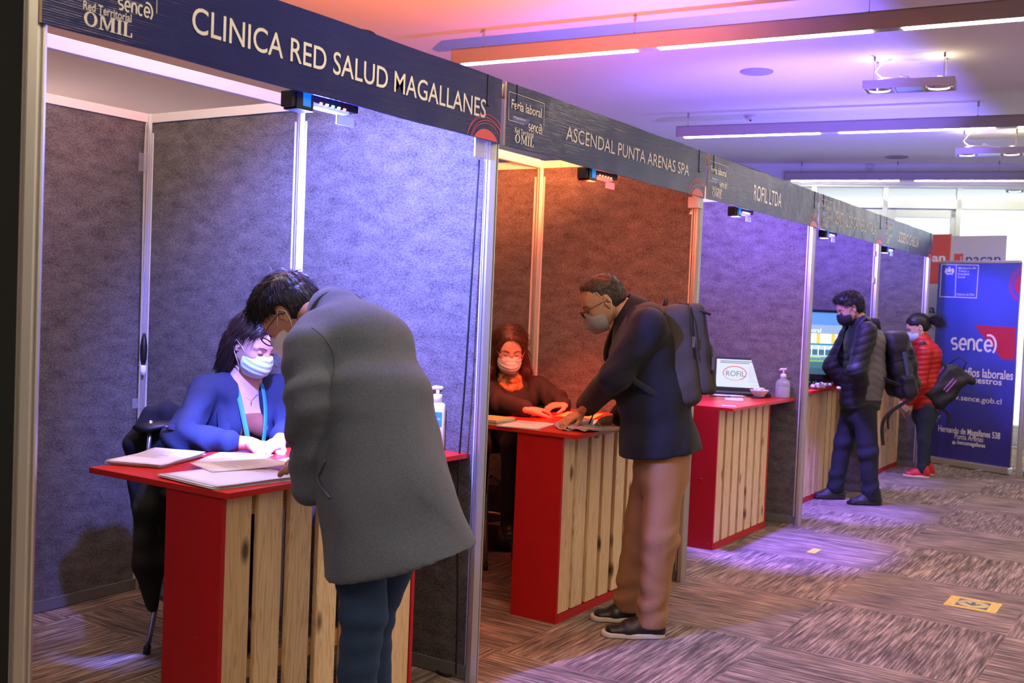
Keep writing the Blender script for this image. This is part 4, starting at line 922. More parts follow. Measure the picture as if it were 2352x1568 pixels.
def vnormals(V,Q):
    n=np.cross(V[Q[:,2]]-V[Q[:,0]],V[Q[:,3]]-V[Q[:,1]]); N=np.zeros_like(V)
    for i in range(4): np.add.at(N,Q[:,i],n)
    return N/np.maximum(np.linalg.norm(N,axis=1),1e-12)[:,None]
_rng=np.random.RandomState(7); _LAT=_rng.rand(32,32,32)
def vnoise(P):
    i=np.floor(P).astype(int); f=P-i; f=f*f*(3-2*f); r=0
    for a in(0,1):
        for b in(0,1):
            for c in(0,1):
                w=(f[...,0] if a else 1-f[...,0])*(f[...,1] if b else 1-f[...,1])*(f[...,2] if c else 1-f[...,2])
                r=r+w*_LAT[(i[...,0]+a)%32,(i[...,1]+b)%32,(i[...,2]+c)%32]
    return r*2-1
def folds(V,Q,items,gen=.002,gs=9):
    """push the surface along its normals: items = (centre, radius, direction across the folds, frequency, amplitude)"""
    N=vnormals(V,Q); d=gen*vnoise(V*gs)+gen*.5*vnoise(V*gs*2.3+5)
    for c,rad,dr,fr,am in items:
        dr=V3(*dr); dr/=np.linalg.norm(dr); w=np.exp(-((V-V3(*c))**2).sum(1)/rad**2)
        ph=(V@dr)*fr+2.2*vnoise(V*5+fr); s=np.sin(ph); d+=am*w*(np.abs(s)**.7*np.sign(s))
    return V+N*d[:,None]
def omesh(name,V,Q,m,parent=None,ms=None):
    """numpy mesh to a smooth object"""
    me=bpy.data.meshes.new(name); V=np.asarray(V,float); Q=np.asarray(Q)
    me.vertices.add(len(V)); me.vertices.foreach_set('co',V.ravel()); me.loops.add(Q.size); me.loops.foreach_set('vertex_index',Q.ravel().astype(np.int32))
    me.polygons.add(len(Q)); me.polygons.foreach_set('loop_start',(np.arange(len(Q))*4).astype(np.int32)); me.polygons.foreach_set('loop_total',np.full(len(Q),4,np.int32))
    me.update(calc_edges=True); me.validate(); me.polygons.foreach_set('use_smooth',[True]*len(me.polygons)); me.materials.append(m)
    return link(bpy.data.objects.new(name,me),parent)
def cat(*ms):
    V=[];Q=[];n=0
    for v,q in ms:
        if len(v)==0: continue
        V.append(v); Q.append(np.asarray(q)+n); n+=len(v)
    return np.concatenate(V),np.concatenate(Q)
def frame(fwd,up):
    """3x3 with columns forward, left, up"""
    f=V3(*fwd); f/=np.linalg.norm(f); u=V3(*up); u=u-f*(u@f); u/=np.linalg.norm(u); return np.stack([f,np.cross(u,f),u],1)
# ---------------------------------------------------------------- heads and hands, in local frames (x forward, y left, z up)
def head_sdf(h=.0036,fem=False,nk=None):
    g=Grid((-.15,-.125,-.20),(.16,.125,.15),h)
    g.ell((-.012,0,.035),(.098,.076,.086),.0); g.ell((.02,0,.01),(.078,.070,.085),.03)
    g.ell((.035,0,-.045),(.055,.058,.062),.04)
    j=.043 if fem else .048
    for s in(-1,1):
        g.cap((-.005,s*j,-.055),(.066,s*.014,-.098),.022,.016,.03); g.ell((.062,s*.037,-.026),(.024,.022,.022),.02)
        g.cap((.088,s*.012,.024),(.072,s*.052,.020),.009 if not fem else .007,.008,.012)
    g.ell((.072,0,-.098),(.022,.022,.018),.02)
    for s in(-1,1): g.ell((.099,s*.032,.002),(.020,.019,.013),.012,op='sub')
    g.cap((.088,0,.006),(.111,0,-.030),.0085,.0115,.014); g.ell((.106,0,-.036),(.014,.015,.010),.008)
    for s in(-1,1):
        g.ell((.098,s*.013,-.038),(.010,.008,.008),.006)
        g.ell((.0795,s*.032,.001),(.0135,.0145,.0125),.003)                       # closed or lowered lids
        g.ell((.091,s*.032,-.0035),(.003,.012,.0016),.001)
    g.ell((.096,0,-.062),(.010,.022,.0055),.004); g.ell((.095,0,-.071),(.010,.019,.006),.004)
    for s in(-1,1):
        M=frame((.92,s*.38,0),(-.22,0,1)); g.ell((-.012,s*.078,-.004),(.019,.007,.033),.006,M); g.ell((-.004,s*.086,-.000),(.009,.007,.018),.004,M,'sub'); g.ell((.004,s*.077,-.012),(.005,.005,.008),.004)
        g.ell((-.004,s*.078,-.031),(.008,.005,.009),.004)
    if nk is not None: g.cap((-.028,0,-.06),nk,.052 if fem else .058,.056 if fem else .064,.03)
    return g
def place(V,o,M): return V@np.asarray(M).T+V3(*o)
def hand_mesh(side=1,curl=(.3,.35,.4,.45),bend=None,spread=.0,thumb=.5,h=.0024,sc=1.0):
    """wrist at the origin, fingers towards +x, palm facing -z, thumb on +y for side=1"""
    g=Grid((-.06,-.085,-.10),(.20,.10,.05),h)
    g.ecap((-.018,0,0),(.01,0,0),(.027,.021),(.030,.019),(0,1,0),.01)
    g.ecap((.005,0,0),(.055,.0,.001),(.032,.017),(.039,.014),(0,1,0),.015); g.ecap((.05,0,.001),(.082,0,.0),(.040,.014),(.038,.011),(0,1,0),.012)
    L=[(.040,.026,.020),(.044,.029,.021),(.041,.027,.020),(.032,.020,.018)]; ys=[.030,.010,-.011,-.030]; xs=[.083,.088,.084,.075]
    for i in range(4):
        p=V3(xs[i],ys[i]*side,.002); a=-curl[i]*.55; yaw=spread*(1.5-i)*side; r=.0092-(.001 if i==3 else 0)
        seg=L[i]; q=p; rr=r
        g.cap(V3(xs[i]-.03,ys[i]*side*.8,.001),p,r,r*1.05,.01)
        for k,l in enumerate(seg):
            d=V3(math.cos(a)*math.cos(yaw),math.cos(a)*math.sin(yaw),math.sin(a)); n=q+d*l; g.cap(q,n,rr*1.03,rr*.92,.0025); rr*=.92; q=n; a-=curl[i]*(1.15 if k==0 else .7)
    a=thumb; p0=V3(.012,.022*side,-.006); p1=p0+V3(.034,.030*side*(.5+a),-.010); p2=p1+V3(.030,.012*side*(.3+a),-.008); p3=p2+V3(.024,.002*side,-.008)
    g.cap(p0,p1,.015,.0115,.012); g.cap(p1,p2,.0108,.0098,.004); g.cap(p2,p3,.0098,.0082,.003)
    V,Q=g.mesh(1); return V*sc,Q
# ---------------------------------------------------------------- skin, hair and cloth
def skin(name,c): 
    m=mat(name,c,.5,bump=(220,.12,.002)); m.node_tree.nodes['Principled BSDF'].inputs['Subsurface Weight'].default_value=.12; m.node_tree.nodes['Principled BSDF'].inputs['Subsurface Radius'].default_value=(.02,.008,.004); return m
SKIN=skin('skin_tan',(.50,.27,.17)); SKINF=skin('skin_fair',(.62,.37,.27))
def cloth(name,c,scale=420,amt=.3,bs=.35,rough=.9,sheen=.0): return mat(name,c,rough,noise=(scale,amt),bump=(scale*.8,bs,.002),sheen=sheen)
def hairm(name,c,r=.38): return mat(name,c,r)
HAIRB=hairm('black_hair',(.010,.008,.008)); HAIRD=hairm('dark_brown_hair',(.028,.016,.012)); HAIRR=hairm('auburn_brown_hair',(.09,.035,.02)); HAIRS=hairm('short_brown_hair',(.045,.035,.028),.5)
def strands(name,roots,dirs,lens,r,m,parent,bendv=(0,0,-1),bend=.5,n=4,jit=.15,seed=0):
    """many fine tapered locks in one mesh"""
    rnd=np.random.RandomState(seed); N_=len(roots); V=np.zeros((N_,n+1,3,3)); D_=dirs+rnd.normal(0,jit,dirs.shape); D_/=np.linalg.norm(D_,axis=1)[:,None]
    lens=lens*rnd.uniform(.7,1.2,N_); p=roots.copy(); u=np.cross(D_,rnd.normal(0,1,D_.shape)); u/=np.linalg.norm(u,axis=1)[:,None]
    for i in range(n+1):
        w=np.cross(D_,u); rr=r*(1-(i/n)**1.5*.9)
        for j in range(3):
            a=2*PI*j/3; V[:,i,j]=p+rr*(u*math.cos(a)+w*math.sin(a))
        D_=D_+V3(*bendv)*bend/n; D_/=np.linalg.norm(D_,axis=1)[:,None]; p=p+D_*(lens/n)[:,None]
    Vf=V.reshape(-1,3); base=(np.arange(N_)*(n+1)*3)[:,None]; Q=[]
    for i in range(n):
        for j in range(3): Q.append(base+np.array([[i*3+j,i*3+(j+1)%3,(i+1)*3+(j+1)%3,(i+1)*3+j]]))
    return Vf,np.concatenate(Q)
def hair_cap(front=.072,side_z=.0,nape=-.06,thick=.012,h=.004,cutback=None,vol=0.):
    """short hair mass over the skull in the head frame"""
    g=Grid((-.16,-.13,-.12),(.15,.13,.17),h)
    g.ell((-.016,0,.040),(.099+thick,.077+thick*.9,.086+thick),.0); g.ell((-.045,0,-.012),(.060+thick*.6,.068+thick*.4,.06),.03)
    if vol: g.ell((.03,0,.095),(.07,.06,.035+vol),.03)
    # keep only the hair-bearing part: cut the face and below the nape
    g.cut((front,0,.06),(.93,0,-.37),.01); g.cut((0,0,nape),(.18,0,-1),.01)
    for s in(-1,1): g.cap((.035,s*.09,-.03),(.004,s*.1,-.10),.042,.05,.01,'sub'); g.ell((.06,s*.085,.0),(.05,.035,.045),.012,None,'sub'); g.ell((-.010,s*.105,-.010),(.030,.040,.042),.006,None,'sub')
    return g
def fuzz(V,Q,N_,ln,dirf,r,seed,flt=None,bend=.4,bendv=(0,0,-1),jit=.25):
    rnd=np.random.RandomState(seed); ar=np.linalg.norm(np.cross(V[Q[:,2]]-V[Q[:,0]],V[Q[:,3]]-V[Q[:,1]]),axis=1); pr=ar/ar.sum(); f=rnd.choice(len(Q),N_,p=pr); c=V[Q[f]].mean(1)+rnd.normal(0,.001,(N_,3))
    n=vnormals(V,Q)[Q[f]].mean(1); 
    if flt is not None: k=flt(c); c=c[k]; n=n[k]
    d=dirf(c,n); d=d/np.linalg.norm(d,axis=1)[:,None]; d=d-n*((d*n).sum(1)[:,None]*.92)+n*.10; return strands('h',c-n*.002,d,np.full(len(c),ln),r,None,None,bendv,bend,4,jit,seed)
# ================================================================ people
class Fig:
    def __init__(s,label,x,y,f,cat_='person',name='person'):
        f=np.array([f[0],f[1],0.]); f/=np.linalg.norm(f); s.f=f; s.l=np.array([-f[1],f[0],0.]); s.o=np.array([x,y,0.])
        s.t=thing(name,label,cat_,(x,y,0),math.atan2(f[1],f[0]))
    def p(s,u,v,l=0.):
        """pixel on the plane parallel to the walking plane, 'l' to the person's left"""
        q=atpl(u,v,s.o+s.l*l,s.l)-s.o; return V3(q@s.f,l,q[2])
    def w(s,x,y,z): q=np.array([x,y,z])-s.o; return V3(q@s.f,q@s.l,z)      # world point to local
def shoe(name_t,toe,heel,z0,up_m,sole_m,parent,w=.048,hh=.085,lace=None,seed=0):
    """toe/heel local points on the floor"""
    a=V3(*heel);b=V3(*toe); d=b-a; L=np.linalg.norm(d[:2]); M=frame((d[0],d[1],0),(0,0,1)); o=V3(a[0],a[1],z0)
    g=Grid((-.03,-.08,-.01),(L+.04,.08,.16),.004)
    g.ecap((.035,0,.03),(L*.55,0,.03),(w*.82,.045),(w,.040),(0,1,0),.0); g.ecap((L*.55,0,.028),(L-.05,0,.026),(w,.036),(w*.88,.028),(0,1,0),.02); g.cap((.04,0,.05),(.055,0,hh+.02),.042,.040,.02); g.cap((.05,0,hh),(L*.55,0,.05),.035,.03,.03)
    g.cut((0,0,.014),(0,0,-1),.003); V,Q=g.mesh(1); up=omesh('upper',place(V,o,M),Q,up_m,parent)
    g=Grid((-.03,-.09,-.012),(L+.04,.09,.05),.004); g.ecap((.04,0,.012),(L*.5,0,.012),(w*.9,.06),(w*1.08,.06),(0,1,0),.0); g.ecap((L*.5,0,.012),(L-.052,0,.012),(w*1.08,.06),(w*.96,.055),(0,1,0),.02)
    g.cut((0,0,.026),(0,0,1),.004); g.cut((0,0,.001),(0,0,-1),.003); V,Q=g.mesh(1); omesh('sole',place(V,o,M),Q,sole_m,parent)
    if lace:
        mb=MB()
        for i in range(5):
            x=L*.42+i*.018; z=.078-i*.0085
            c=place(np.array([(x,-.022,z),(x+.004,0,z+.008),(x,.022,z)]),o,M); mb.tube([tuple(q) for q in c],.0028,6)
        mb.build('laces',lace,parent)
def glasses(parent,o,M,m,lens,r=.026):
    mb=MB()
    T=lambda q: tuple(place(np.array([q]),o,M)[0])
    for s in(-1,1):
        mb.tube([T((.118,s*.034+r*math.cos(a*PI/10),-.006+r*.85*math.sin(a*PI/10))) for a in range(21)],.0022,6,False)
        mb.tube([T((.116,s*(.034+r),.002)),T((.06,s*.079,.004)),T((.0,s*.084,.002)),T((-.02,s*.086,-.015))],.0016,6)
    mb.tube([T((.12,-.009,-.002)),T((.122,0,.001)),T((.12,.009,-.002))],.0016,6)
    g_=mb.build('glasses',m,parent)
    for s in(-1,1): mb=MB(); mb.add([T((.118,s*.034+r*math.cos(a*PI/10),-.006+r*.85*math.sin(a*PI/10))) for a in range(20)],[tuple(range(20))]); mb.build('lens',lens,g_)
LENS=mat('clear_lens',(.5,.5,.5),.3,alpha=.05); LENS.node_tree.nodes['Principled BSDF'].inputs['Specular IOR Level'].default_value=.1; GFR=mat('gold_wire_frame',(.35,.22,.12),.55,.2); DFR=mat('dark_wire_frame',(.04,.04,.05),.3,.8)
def surg_mask(parent,o,M,m,loopm,kn=False,h=.003,skin_g=None):
    g=Grid((-.02,-.085,-.15),(.16,.085,.02),h)
    if kn:
        g.ell((.040,0,-.062),(.084,.070,.074),.0); g.cap((.085,0,-.020),(.092,0,-.095),.026,.020,.012)
        g.cap((.108,0,-.025),(.126,0,-.066),.010,.008,.02); g.cap((.126,0,-.066),(.100,0,-.11),.008,.010,.02)
    else:
        g.ell((.040,0,-.060),(.088,.071,.078),.0); g.cap((.100,0,-.022),(.108,0,-.07),.024,.020,.02)
    n=(.12,0,-1); g.cut((.06,0,-.126),n,.004); g.cut((.1,0,-.010),(-.10,0,1),.004); g.cut((.030,0,-.05),(-1,0,-.12),.004)
    if not kn:
        def pleat(X,Y_,Z): return .0012*np.sin((Z+.1*X)*260)*(X>.05)
        g.disp(pleat)
    V,Q=g.mesh(1); mo=omesh('face_mask',place(V,o,M),Q,m,parent)
    T=lambda q: tuple(place(np.array([q]),o,M)[0])
    for s in(-1,1): mb=MB(); mb.tube([T((.048,s*.066,-.025)),T((.02,s*.077,-.005)),T((-.012,s*.088,.012)),T((-.026,s*.086,-.012)),T((-.01,s*.078,-.045)),T((.03,s*.062,-.095))],.0017,6); mb.build('ear_loop',loopm,mo)
    return mo
def body_part(fig,parts,m):
    V,Q=cat(*parts); return omesh('body',V,Q,m,fig.t)
def limb_hand(wr,fwd,palm_up,**k):
    """a hand at wrist wr, fingers along fwd, back of the hand towards palm_up"""
    V,Q=hand_mesh(**k); return place(V,wr,frame(fwd,palm_up)),Q
def hairdo(fig,o,M,g,m,nf,ln,seed,dirf=None,front=None,bendv=None,r=.0011,flt=None,bend=.5,jit=.22):
    V,Q=g.mesh(1); N_=vnormals(V,Q); V=V+N_*(.0022*vnoise(V*70)+.0012*vnoise(V*160))[:,None]
    df=dirf or (lambda c,n: n*.35+V3(-.5,0,-.55)+0*c)
    f_=(lambda c: (c[:,2]>-.055)&~((np.abs(c[:,0]+.006)<.036)&(c[:,2]<.034)&(np.abs(c[:,1])>.05))) if flt is None else flt
    S_,SQ=fuzz(V,Q,nf,ln,df,r,seed,f_,bend,bendv or (-.2,0,-1),jit)
    VV,QQ=cat((V,Q),(S_,SQ)); return omesh('hair',place(VV,o,M),QQ,m,fig.t)

# ---------------------------------------------------------------- man in the grey coat (nearest figure)
A=Fig('person in long grey wool coat bending over the nearest counter, back to the photographer',.30,.95,(-.97,.24))
hA=A.p(667,722,.0); MA=frame((.851*.62,.526*.62,-.785),(.851*.785,.526*.785,.62))
nkA=A.p(772,722); chA=A.p(812,790); miA=A.p(842,920); waA=A.p(864,1030); hiA=A.p(882,1130); heA=A.p(893,1262)
shL=A.p(706,800,.205); elL=A.p(700,925,.25); wrL=A.p(704,1075,.19)
shR=V3(chA[0]+.15,-.185,chA[2]-.045); elR=V3(chA[0]+.30,-.26,1.12); wrR=V3(chA[0]+.38,-.08,.975)
back=lambda p,dx,dz=0,l=0: V3(p[0]+dx,l,p[2]+dz)
hd=head_sdf(nk=None); hv=hd.mesh(1); hv=(place(hv[0],hA,MA),hv[1])
g=Grid((-.35,-.45,-.02),(1.0,.45,1.75),.009)
nb=place(np.array([(-.03,0,-.05)]),hA,MA)[0]; g.cap(nb,nkA,.050,.062,.02); g.ecap(nkA,chA,(.09,.07),(.15,.09),(0,1,0),.04); g.ecap(chA,hiA,(.15,.09),(.14,.09),(0,1,0),.04)
ftL=V3(-.02,.10,.0); ftR=V3(.10,-.10,.0); hipL=V3(hiA[0],.10,hiA[2]-.06); hipR=V3(hiA[0]+.02,-.10,hiA[2]-.06); knL=A.p(836,1405,.10); knR=V3(.12,-.09,.5)
g.chain([hipL,knL,V3(-.05,.10,.08)],[.075,.05,.038],.02); g.chain([hipR,knR,V3(.08,-.10,.08)],[.075,.05,.038],.02)
g.chain([shL,elL,wrL],[.04,.036,.026],.02); g.chain([shR,elR,wrR],[.04,.036,.026],.02)
bA=g.mesh(1)
h1=limb_hand(wrL+V3(.0,0,.02),(.92,-.30,-.12),(.2,.1,.95),side=1,curl=(.35,.4,.45,.5)); h2=limb_hand(wrR,(.8,-.1,-.5),(.5,0,.85),side=-1,curl=(.5,.5,.6,.6))
body_part(A,[hv,bA,h1,h2],SKIN)
# hair: thick, black, falling forward; short at the nape
hg=hair_cap(.074,.0,-.055,.021,vol=.014); 
hairdo(A,hA,MA,hg,HAIRB,7000,.030,1,lambda c,n: np.where(c[:,2:3]>.095,V3(.9,0,.1),V3(.35,0,-.8))+0*c,bendv=(.1,0,-1),r=.0011,jit=.16,bend=.25)
rn=np.random.RandomState(3); ro=np.stack([rn.uniform(-.06,-.03,46),rn.uniform(-.02,.02,46),np.full(46,.125)],1); S_,SQ=strands('h',ro,np.tile(V3(-.25,.05,1.),(46,1)),np.full(46,.06),.0014,None,None,(.7,-.5,.1),1.0,5,.28,5); omesh('cowlick',place(S_,hA,MA),SQ,HAIRB,[o for o in A.t.children if o.name.startswith('hair')][0])
ro=np.stack([rn.uniform(.055,.09,260),rn.uniform(-.06,.06,260),rn.uniform(.075,.12,260)],1); S_,SQ=strands('h',ro,np.tile(V3(.9,0,.1),(260,1)),np.full(260,.055),.0014,None,None,(.0,.1,-1.),1.3,5,.28,6); omesh('fringe',place(S_,hA,MA),SQ,HAIRB,[o for o in A.t.children if o.name.startswith('hair')][0])
MASKW=mat('white_mask_fabric',(.72,.74,.74),.8); MASKG=mat('pale_green_mask',(.55,.78,.72),.8); LOOPM=mat('white_elastic',(.8,.8,.78),.7)
surg_mask(A.t,hA,MA,MASKW,LOOPM); glasses(A.t,hA,MA,DFR,LENS,.024)
COATG=mat('grey_wool',(.080,.098,.145),.95,noise=(620,.6),bump=(500,.5,.003),sheen=.1)
g=Grid((-.55,-.48,.50),(.85,.48,1.70),.0085)
bk=-.035
g.ecap(back(nkA,-.01,-.005),back(chA,bk,.0),(.10,.085),(.175,.12),(0,1,0),.0)
g.cap(V3(chA[0]-.0,.13,chA[2]+.03),shL,.075,.072,.04); g.cap(V3(chA[0]+.02,-.11,chA[2]+.01),shR,.085,.074,.05)
g.ecap(back(chA,bk),back(miA,bk-.01),(.175,.125),(.18,.135),(0,1,0),.05); g.ecap(back(miA,bk-.01),back(waA,-.035),(.18,.135),(.178,.135),(0,1,0),.06)
g.ecap(back(waA,-.035),back(hiA,-.02),(.19,.135),(.205,.15),(0,1,0),.06); g.ecap(back(hiA,-.02),back(heA,-.05,-.12),(.205,.15),(.235,.185),(0,1,0),.06)
g.ecap(back(hiA,-.06),V3(heA[0]-.12,-.06,heA[2]-.02),(.15,.12),(.17,.13),(0,1,0),.05)
# hem: rises towards the back
hemF=A.p(737,1325,.18); hemB=A.p(1050,1250,-.18)
g.cut((hemF+hemB)/2,np.cross(V3(hemF[0]-hemB[0],hemF[1]-hemB[1],hemF[2]-hemB[2]),V3(.2,1,0)) if False else V3(.03,.30,-1.0) if False else (lambda n_: n_ if n_[2]<0 else -n_)(np.cross(hemF-hemB,V3(.72,-.68,0))),.006)
inn=[(hiA[0]-.02,hiA[2]-.02),(heA[0]-.05,heA[2]-.25)]
g.ecap((inn[0][0],0,inn[0][1]),(inn[1][0],0,inn[1][1]),(.17,.12),(.222,.172),(0,1,0),.01,'sub')
g.chain([shL,elL,wrL+V3(-.01,0,-.0)],[.072,.062,.054],.012); g.cap(wrL+V3(-.005,0,.02),wrL+V3(-.01,0,-.055),.055,.052,.02); g.cap(wrL+V3(.02,-.03,-.02),wrL+V3(.03,-.03,-.12),.024,.032,.01,'sub')
g.chain([shR,elR,wrR],[.074,.064,.052],.035)
V,Q=g.mesh(2)
Q0=Q
V=folds(V,Q,[(elL,.11,(.5,.1,1),62,.011),(wrL+V3(0,0,.1),.11,(.3,0,1),70,.009),(shL+V3(-.03,0,-.12),.12,(.8,.2,.6),50,.010),(A.p(770,880,.12),.12,(.7,0,.8),48,.012),(A.p(850,960,.0),.15,(.4,.2,1),30,.012),(A.p(800,830,.0),.10,(.8,.3,-.7),34,.009),(A.p(900,1170,0),.22,(.6,-.8,.15),22,.012),(A.p(800,1220,.1),.18,(.7,-.7,.1),26,.011)],.006,5)
coat=omesh('wool_coat',V,Q,COATG,A.t)
def surf_line(fig,V,px,n=10):
    out=[]
    for (u0,v0),(u1,v1) in zip(px[:-1],px[1:]):
        for i in range(n):
            t_=i/n; d=ray(u0+(u1-u0)*t_,v0+(v1-v0)*t_); d/=np.linalg.norm(d); c=CAM-fig.o; o_=V3(c@fig.f,c@fig.l,c[2]); dl=V3(d@fig.f,d@fig.l,d[2])
            w_=V-o_; s_=w_@dl; r_=np.linalg.norm(w_-s_[:,None]*dl,axis=1); k_=np.where(r_<.009)[0]
            if len(k_): out.append(o_+dl*(s_[k_].min()+.001))
    return out
for nm,px_ in (('armhole_seam',[(716,752),(745,775),(766,812),(768,850),(760,878)]),('pocket_welt',[(746,1056),(728,1094),(734,1114),(760,1146)])):
    ln=surf_line(A,V,px_)
    if len(ln)>3:
        L_=np.array(ln)
        for _ in range(3): L_[1:-1]=(L_[:-2]+L_[1:-1]*2+L_[2:])/4
        mb=MB(); mb.tube([tuple(q_) for q_ in L_],.0010 if nm!='pocket_welt' else .004,6); mb.build(nm,mat('seam_grey',(.035,.04,.05),.9) if nm!='pocket_welt' else COATG,coat)
# collar: a folded band round the neck, white shirt edge inside, sewn seams
def ring(c,axis,up,rx,ry,a0,a1,n=30): 
    M=frame(axis,up); return [tuple(place(np.array([(0,rx*math.sin(math.radians(a0+(a1-a0)*i/n)),ry*math.cos(math.radians(a0+(a1-a0)*i/n)))]),c,M)[0]) for i in range(n+1)]
def band(name,lower,upper,th,m,parent):
    """a ribbon between two point rows with thickness"""
    n=len(lower); lo=np.array(lower);up_=np.array(upper); c=(lo.mean(0)+up_.mean(0))/2
    d=np.cross(np.gradient(lo,axis=0),up_-lo); d/=np.maximum(np.linalg.norm(d,axis=1),1e-9)[:,None]
    V=np.concatenate([lo-d*th/2,up_-d*th/2,up_+d*th/2,lo+d*th/2]); Q=[]
    for i in range(n-1):
        for a,b in ((0,1),(1,2),(2,3),(3,0)): Q.append((a*n+i,a*n+i+1,b*n+i+1,b*n+i))
    o=omesh(name,V,np.array(Q),m,parent); b=o.modifiers.new('b','BEVEL'); b.width=th*.3; b.limit_method='ANGLE'; return o
axn=(nkA-V3(*nb)); axn=-axn/np.linalg.norm(axn)      # up the neck
colc=nkA+axn*.012
lowr=ring(nkA+V3(-.035,0,-.03),axn,(-1,0,.4),.115,.105,-125,125); upr=ring(nkA+axn*.055+V3(-.012,0,.01),axn,(-1,0,.4),.078,.078,-125,125)
band('collar',lowr,upr,.010,COATG,coat)
u2=ring(nkA+axn*.062+V3(-.008,0,.01),axn,(-1,0,.4),.071,.071,-120,120); l2=ring(nkA+axn*.02+V3(-.0,0,.0),axn,(-1,0,.4),.073,.073,-120,120)
band('shirt_collar',l2,u2,.004,WHITE,A.t)
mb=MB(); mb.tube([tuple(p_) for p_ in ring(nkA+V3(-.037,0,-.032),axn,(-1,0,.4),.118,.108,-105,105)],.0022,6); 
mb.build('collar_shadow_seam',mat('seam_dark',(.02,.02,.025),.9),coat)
# jeans and shoes
JEAN=mat('dark_blue_denim',(.016,.044,.115),.85,noise=(500,.35),bump=(600,.3,.002))
g=Grid((-.3,-.25,.05),(.35,.25,1.05),.008)
g.ecap((hiA[0]-.01,0,hiA[2]+.02),(hiA[0]-.01,0,hiA[2]-.12),(.165,.12),(.165,.115),(0,1,0),.0)
g.chain([hipL,knL,V3(-.045,.10,.10)],[.098,.066,.050],.03); g.chain([hipR,knR,V3(.085,-.10,.10)],[.098,.066,.050],.03)
V,Q=g.mesh(2); V=folds(V,Q,[(knL,.12,(.15,0,1),80,.004),(knR,.12,(.15,0,1),80,.004),(knL+V3(0,0,-.3),.15,(.2,.2,1),90,.004),(hipL+V3(0,0,-.15),.12,(.3,0,1),60,.003)],.0015); omesh('jeans',V,Q,JEAN,A.t)
for ft,n in ((ftL,0),(ftR,1)): 
    st=bpy.data.objects.new('shoe',None); link(st,A.t); shoe('s',ft+V3(.20,0,0),ft+V3(-.09,0,0),0,mat('black_leather',(.015,.014,.014),.4),BLACK,st)

# ---------------------------------------------------------------- man with the grey backpack
B=Fig('person in navy coat, tan trousers and grey face mask signing papers at the second counter',.213,3.059,(-.83,-.56))
MB_=frame((.84,.0,-.545),(.545,0,.84)); hB=B.p(1386,692,.0)
nkB=B.p(1452,722); chB=B.p(1482,800); miB=B.p(1500,905); hiB=B.p(1512,1020)
sL=B.p(1490,748,.175); eL=B.p(1412,862,.17); wL=B.w(-.185,3.095,1.005); sR=V3(sL[0]+.02,-.18,sL[2]); eR=B.p(1475,905,-.22); wR=B.w(-.05,3.20,.985)
hv=head_sdf().mesh(1); hv=(place(hv[0],hB,MB_),hv[1])
g=Grid((-.35,-.4,0.0),(.6,.4,1.72),.009); nb=place(np.array([(-.03,0,-.05)]),hB,MB_)[0]
g.cap(nb,nkB,.054,.064,.02); g.ecap(nkB,chB,(.09,.07),(.15,.10),(0,1,0),.04); g.ecap(chB,hiB,(.15,.10),(.15,.11),(0,1,0),.04)
kL=B.p(1516,1235,.125); aL=B.p(1497,1425,.125); hpL=V3(hiB[0],.083,.88); hpR=V3(hiB[0],-.083,.88); kR=V3(kL[0]+.05,-.12,.50); aR=V3(aL[0]+.08,-.125,.09)
g.chain([hpL,kL,aL],[.08,.055,.04],.02); g.chain([hpR,kR,aR],[.08,.055,.04],.02); g.chain([sL,eL,wL],[.04,.036,.026],.02); g.chain([sR,eR,wR],[.04,.036,.026],.02)
bb=g.mesh(1)
hd_=B.w(-.235,2.97,.94)-wL; h1=limb_hand(wL,tuple(hd_),(.45,.25,.82),side=1,curl=(.15,.30,.35,.40),spread=.14,thumb=.2); h2=limb_hand(wR,(.75,.30,-.25),(.3,-.5,.8),side=-1,curl=(.7,.8,.9,.9),thumb=.1)
body_part(B,[hv,bb,h1,h2],SKIN)
hg=hair_cap(.058,.0,-.05,.003,vol=.0); hairdo(B,hB,MB_,hg,HAIRS,6000,.013,11,lambda c,n: n*.9+np.where(c[:,2:3]>.07,V3(.6,0,.3),V3(.1,0,-.7)),bendv=(0,0,-1),r=.0009,bend=.2)
ro=np.stack([rn.uniform(.045,.058,160),rn.uniform(-.055,.055,160),rn.uniform(.095,.112,160)],1); S_,SQ=strands('h',ro,np.tile(V3(.9,0,.55),(160,1)),np.full(160,.016),.0013,None,None,(.1,.0,-.4),.6,4,.25,16); omesh('fringe',place(S_,hB,MB_),SQ,HAIRS,[o for o in B.t.children if o.name.startswith('hair')][0])
surg_mask(B.t,hB,MB_,mat('grey_mask_fabric',(.30,.29,.30),.75),LOOPM,kn=True); glasses(B.t,hB,MB_,DFR,LENS,.023)
NAVYC=mat('navy_wool',(.009,.009,.014),.95,noise=(420,.4),bump=(420,.35,.002),sheen=.08)
g=Grid((-.45,-.42,.72),(.55,.42,1.72),.0085)
g.ecap(nkB+V3(-.005,0,-.01),chB+V3(0,0,.02),(.105,.095),(.195,.155),(0,1,0),.0); g.ecap(chB+V3(0,0,.02),miB,(.195,.155),(.185,.165),(0,1,0),.05); g.ecap(miB,hiB,(.185,.165),(.195,.172),(0,1,0),.05); g.ecap(hiB,hiB+V3(-.02,0,-.18),(.200,.180),(.228,.212),(0,1,0),.05)
g.cap(hiB+V3(-.10,0,.0),hiB+V3(-.19,.0,-.13),.09,.07,.06)
g.cap(V3(chB[0]+.02,.13,sL[2]),sL,.08,.078,.05); g.cap(V3(chB[0]+.02,-.13,sL[2]),sR,.08,.078,.05)
g.chain([sL,eL,wL+V3(-.035,.01,.04)],[.078,.070,.060],.035); g.chain([sR,eR,wR+V3(-.03,0,.01)],[.078,.066,.056],.035)
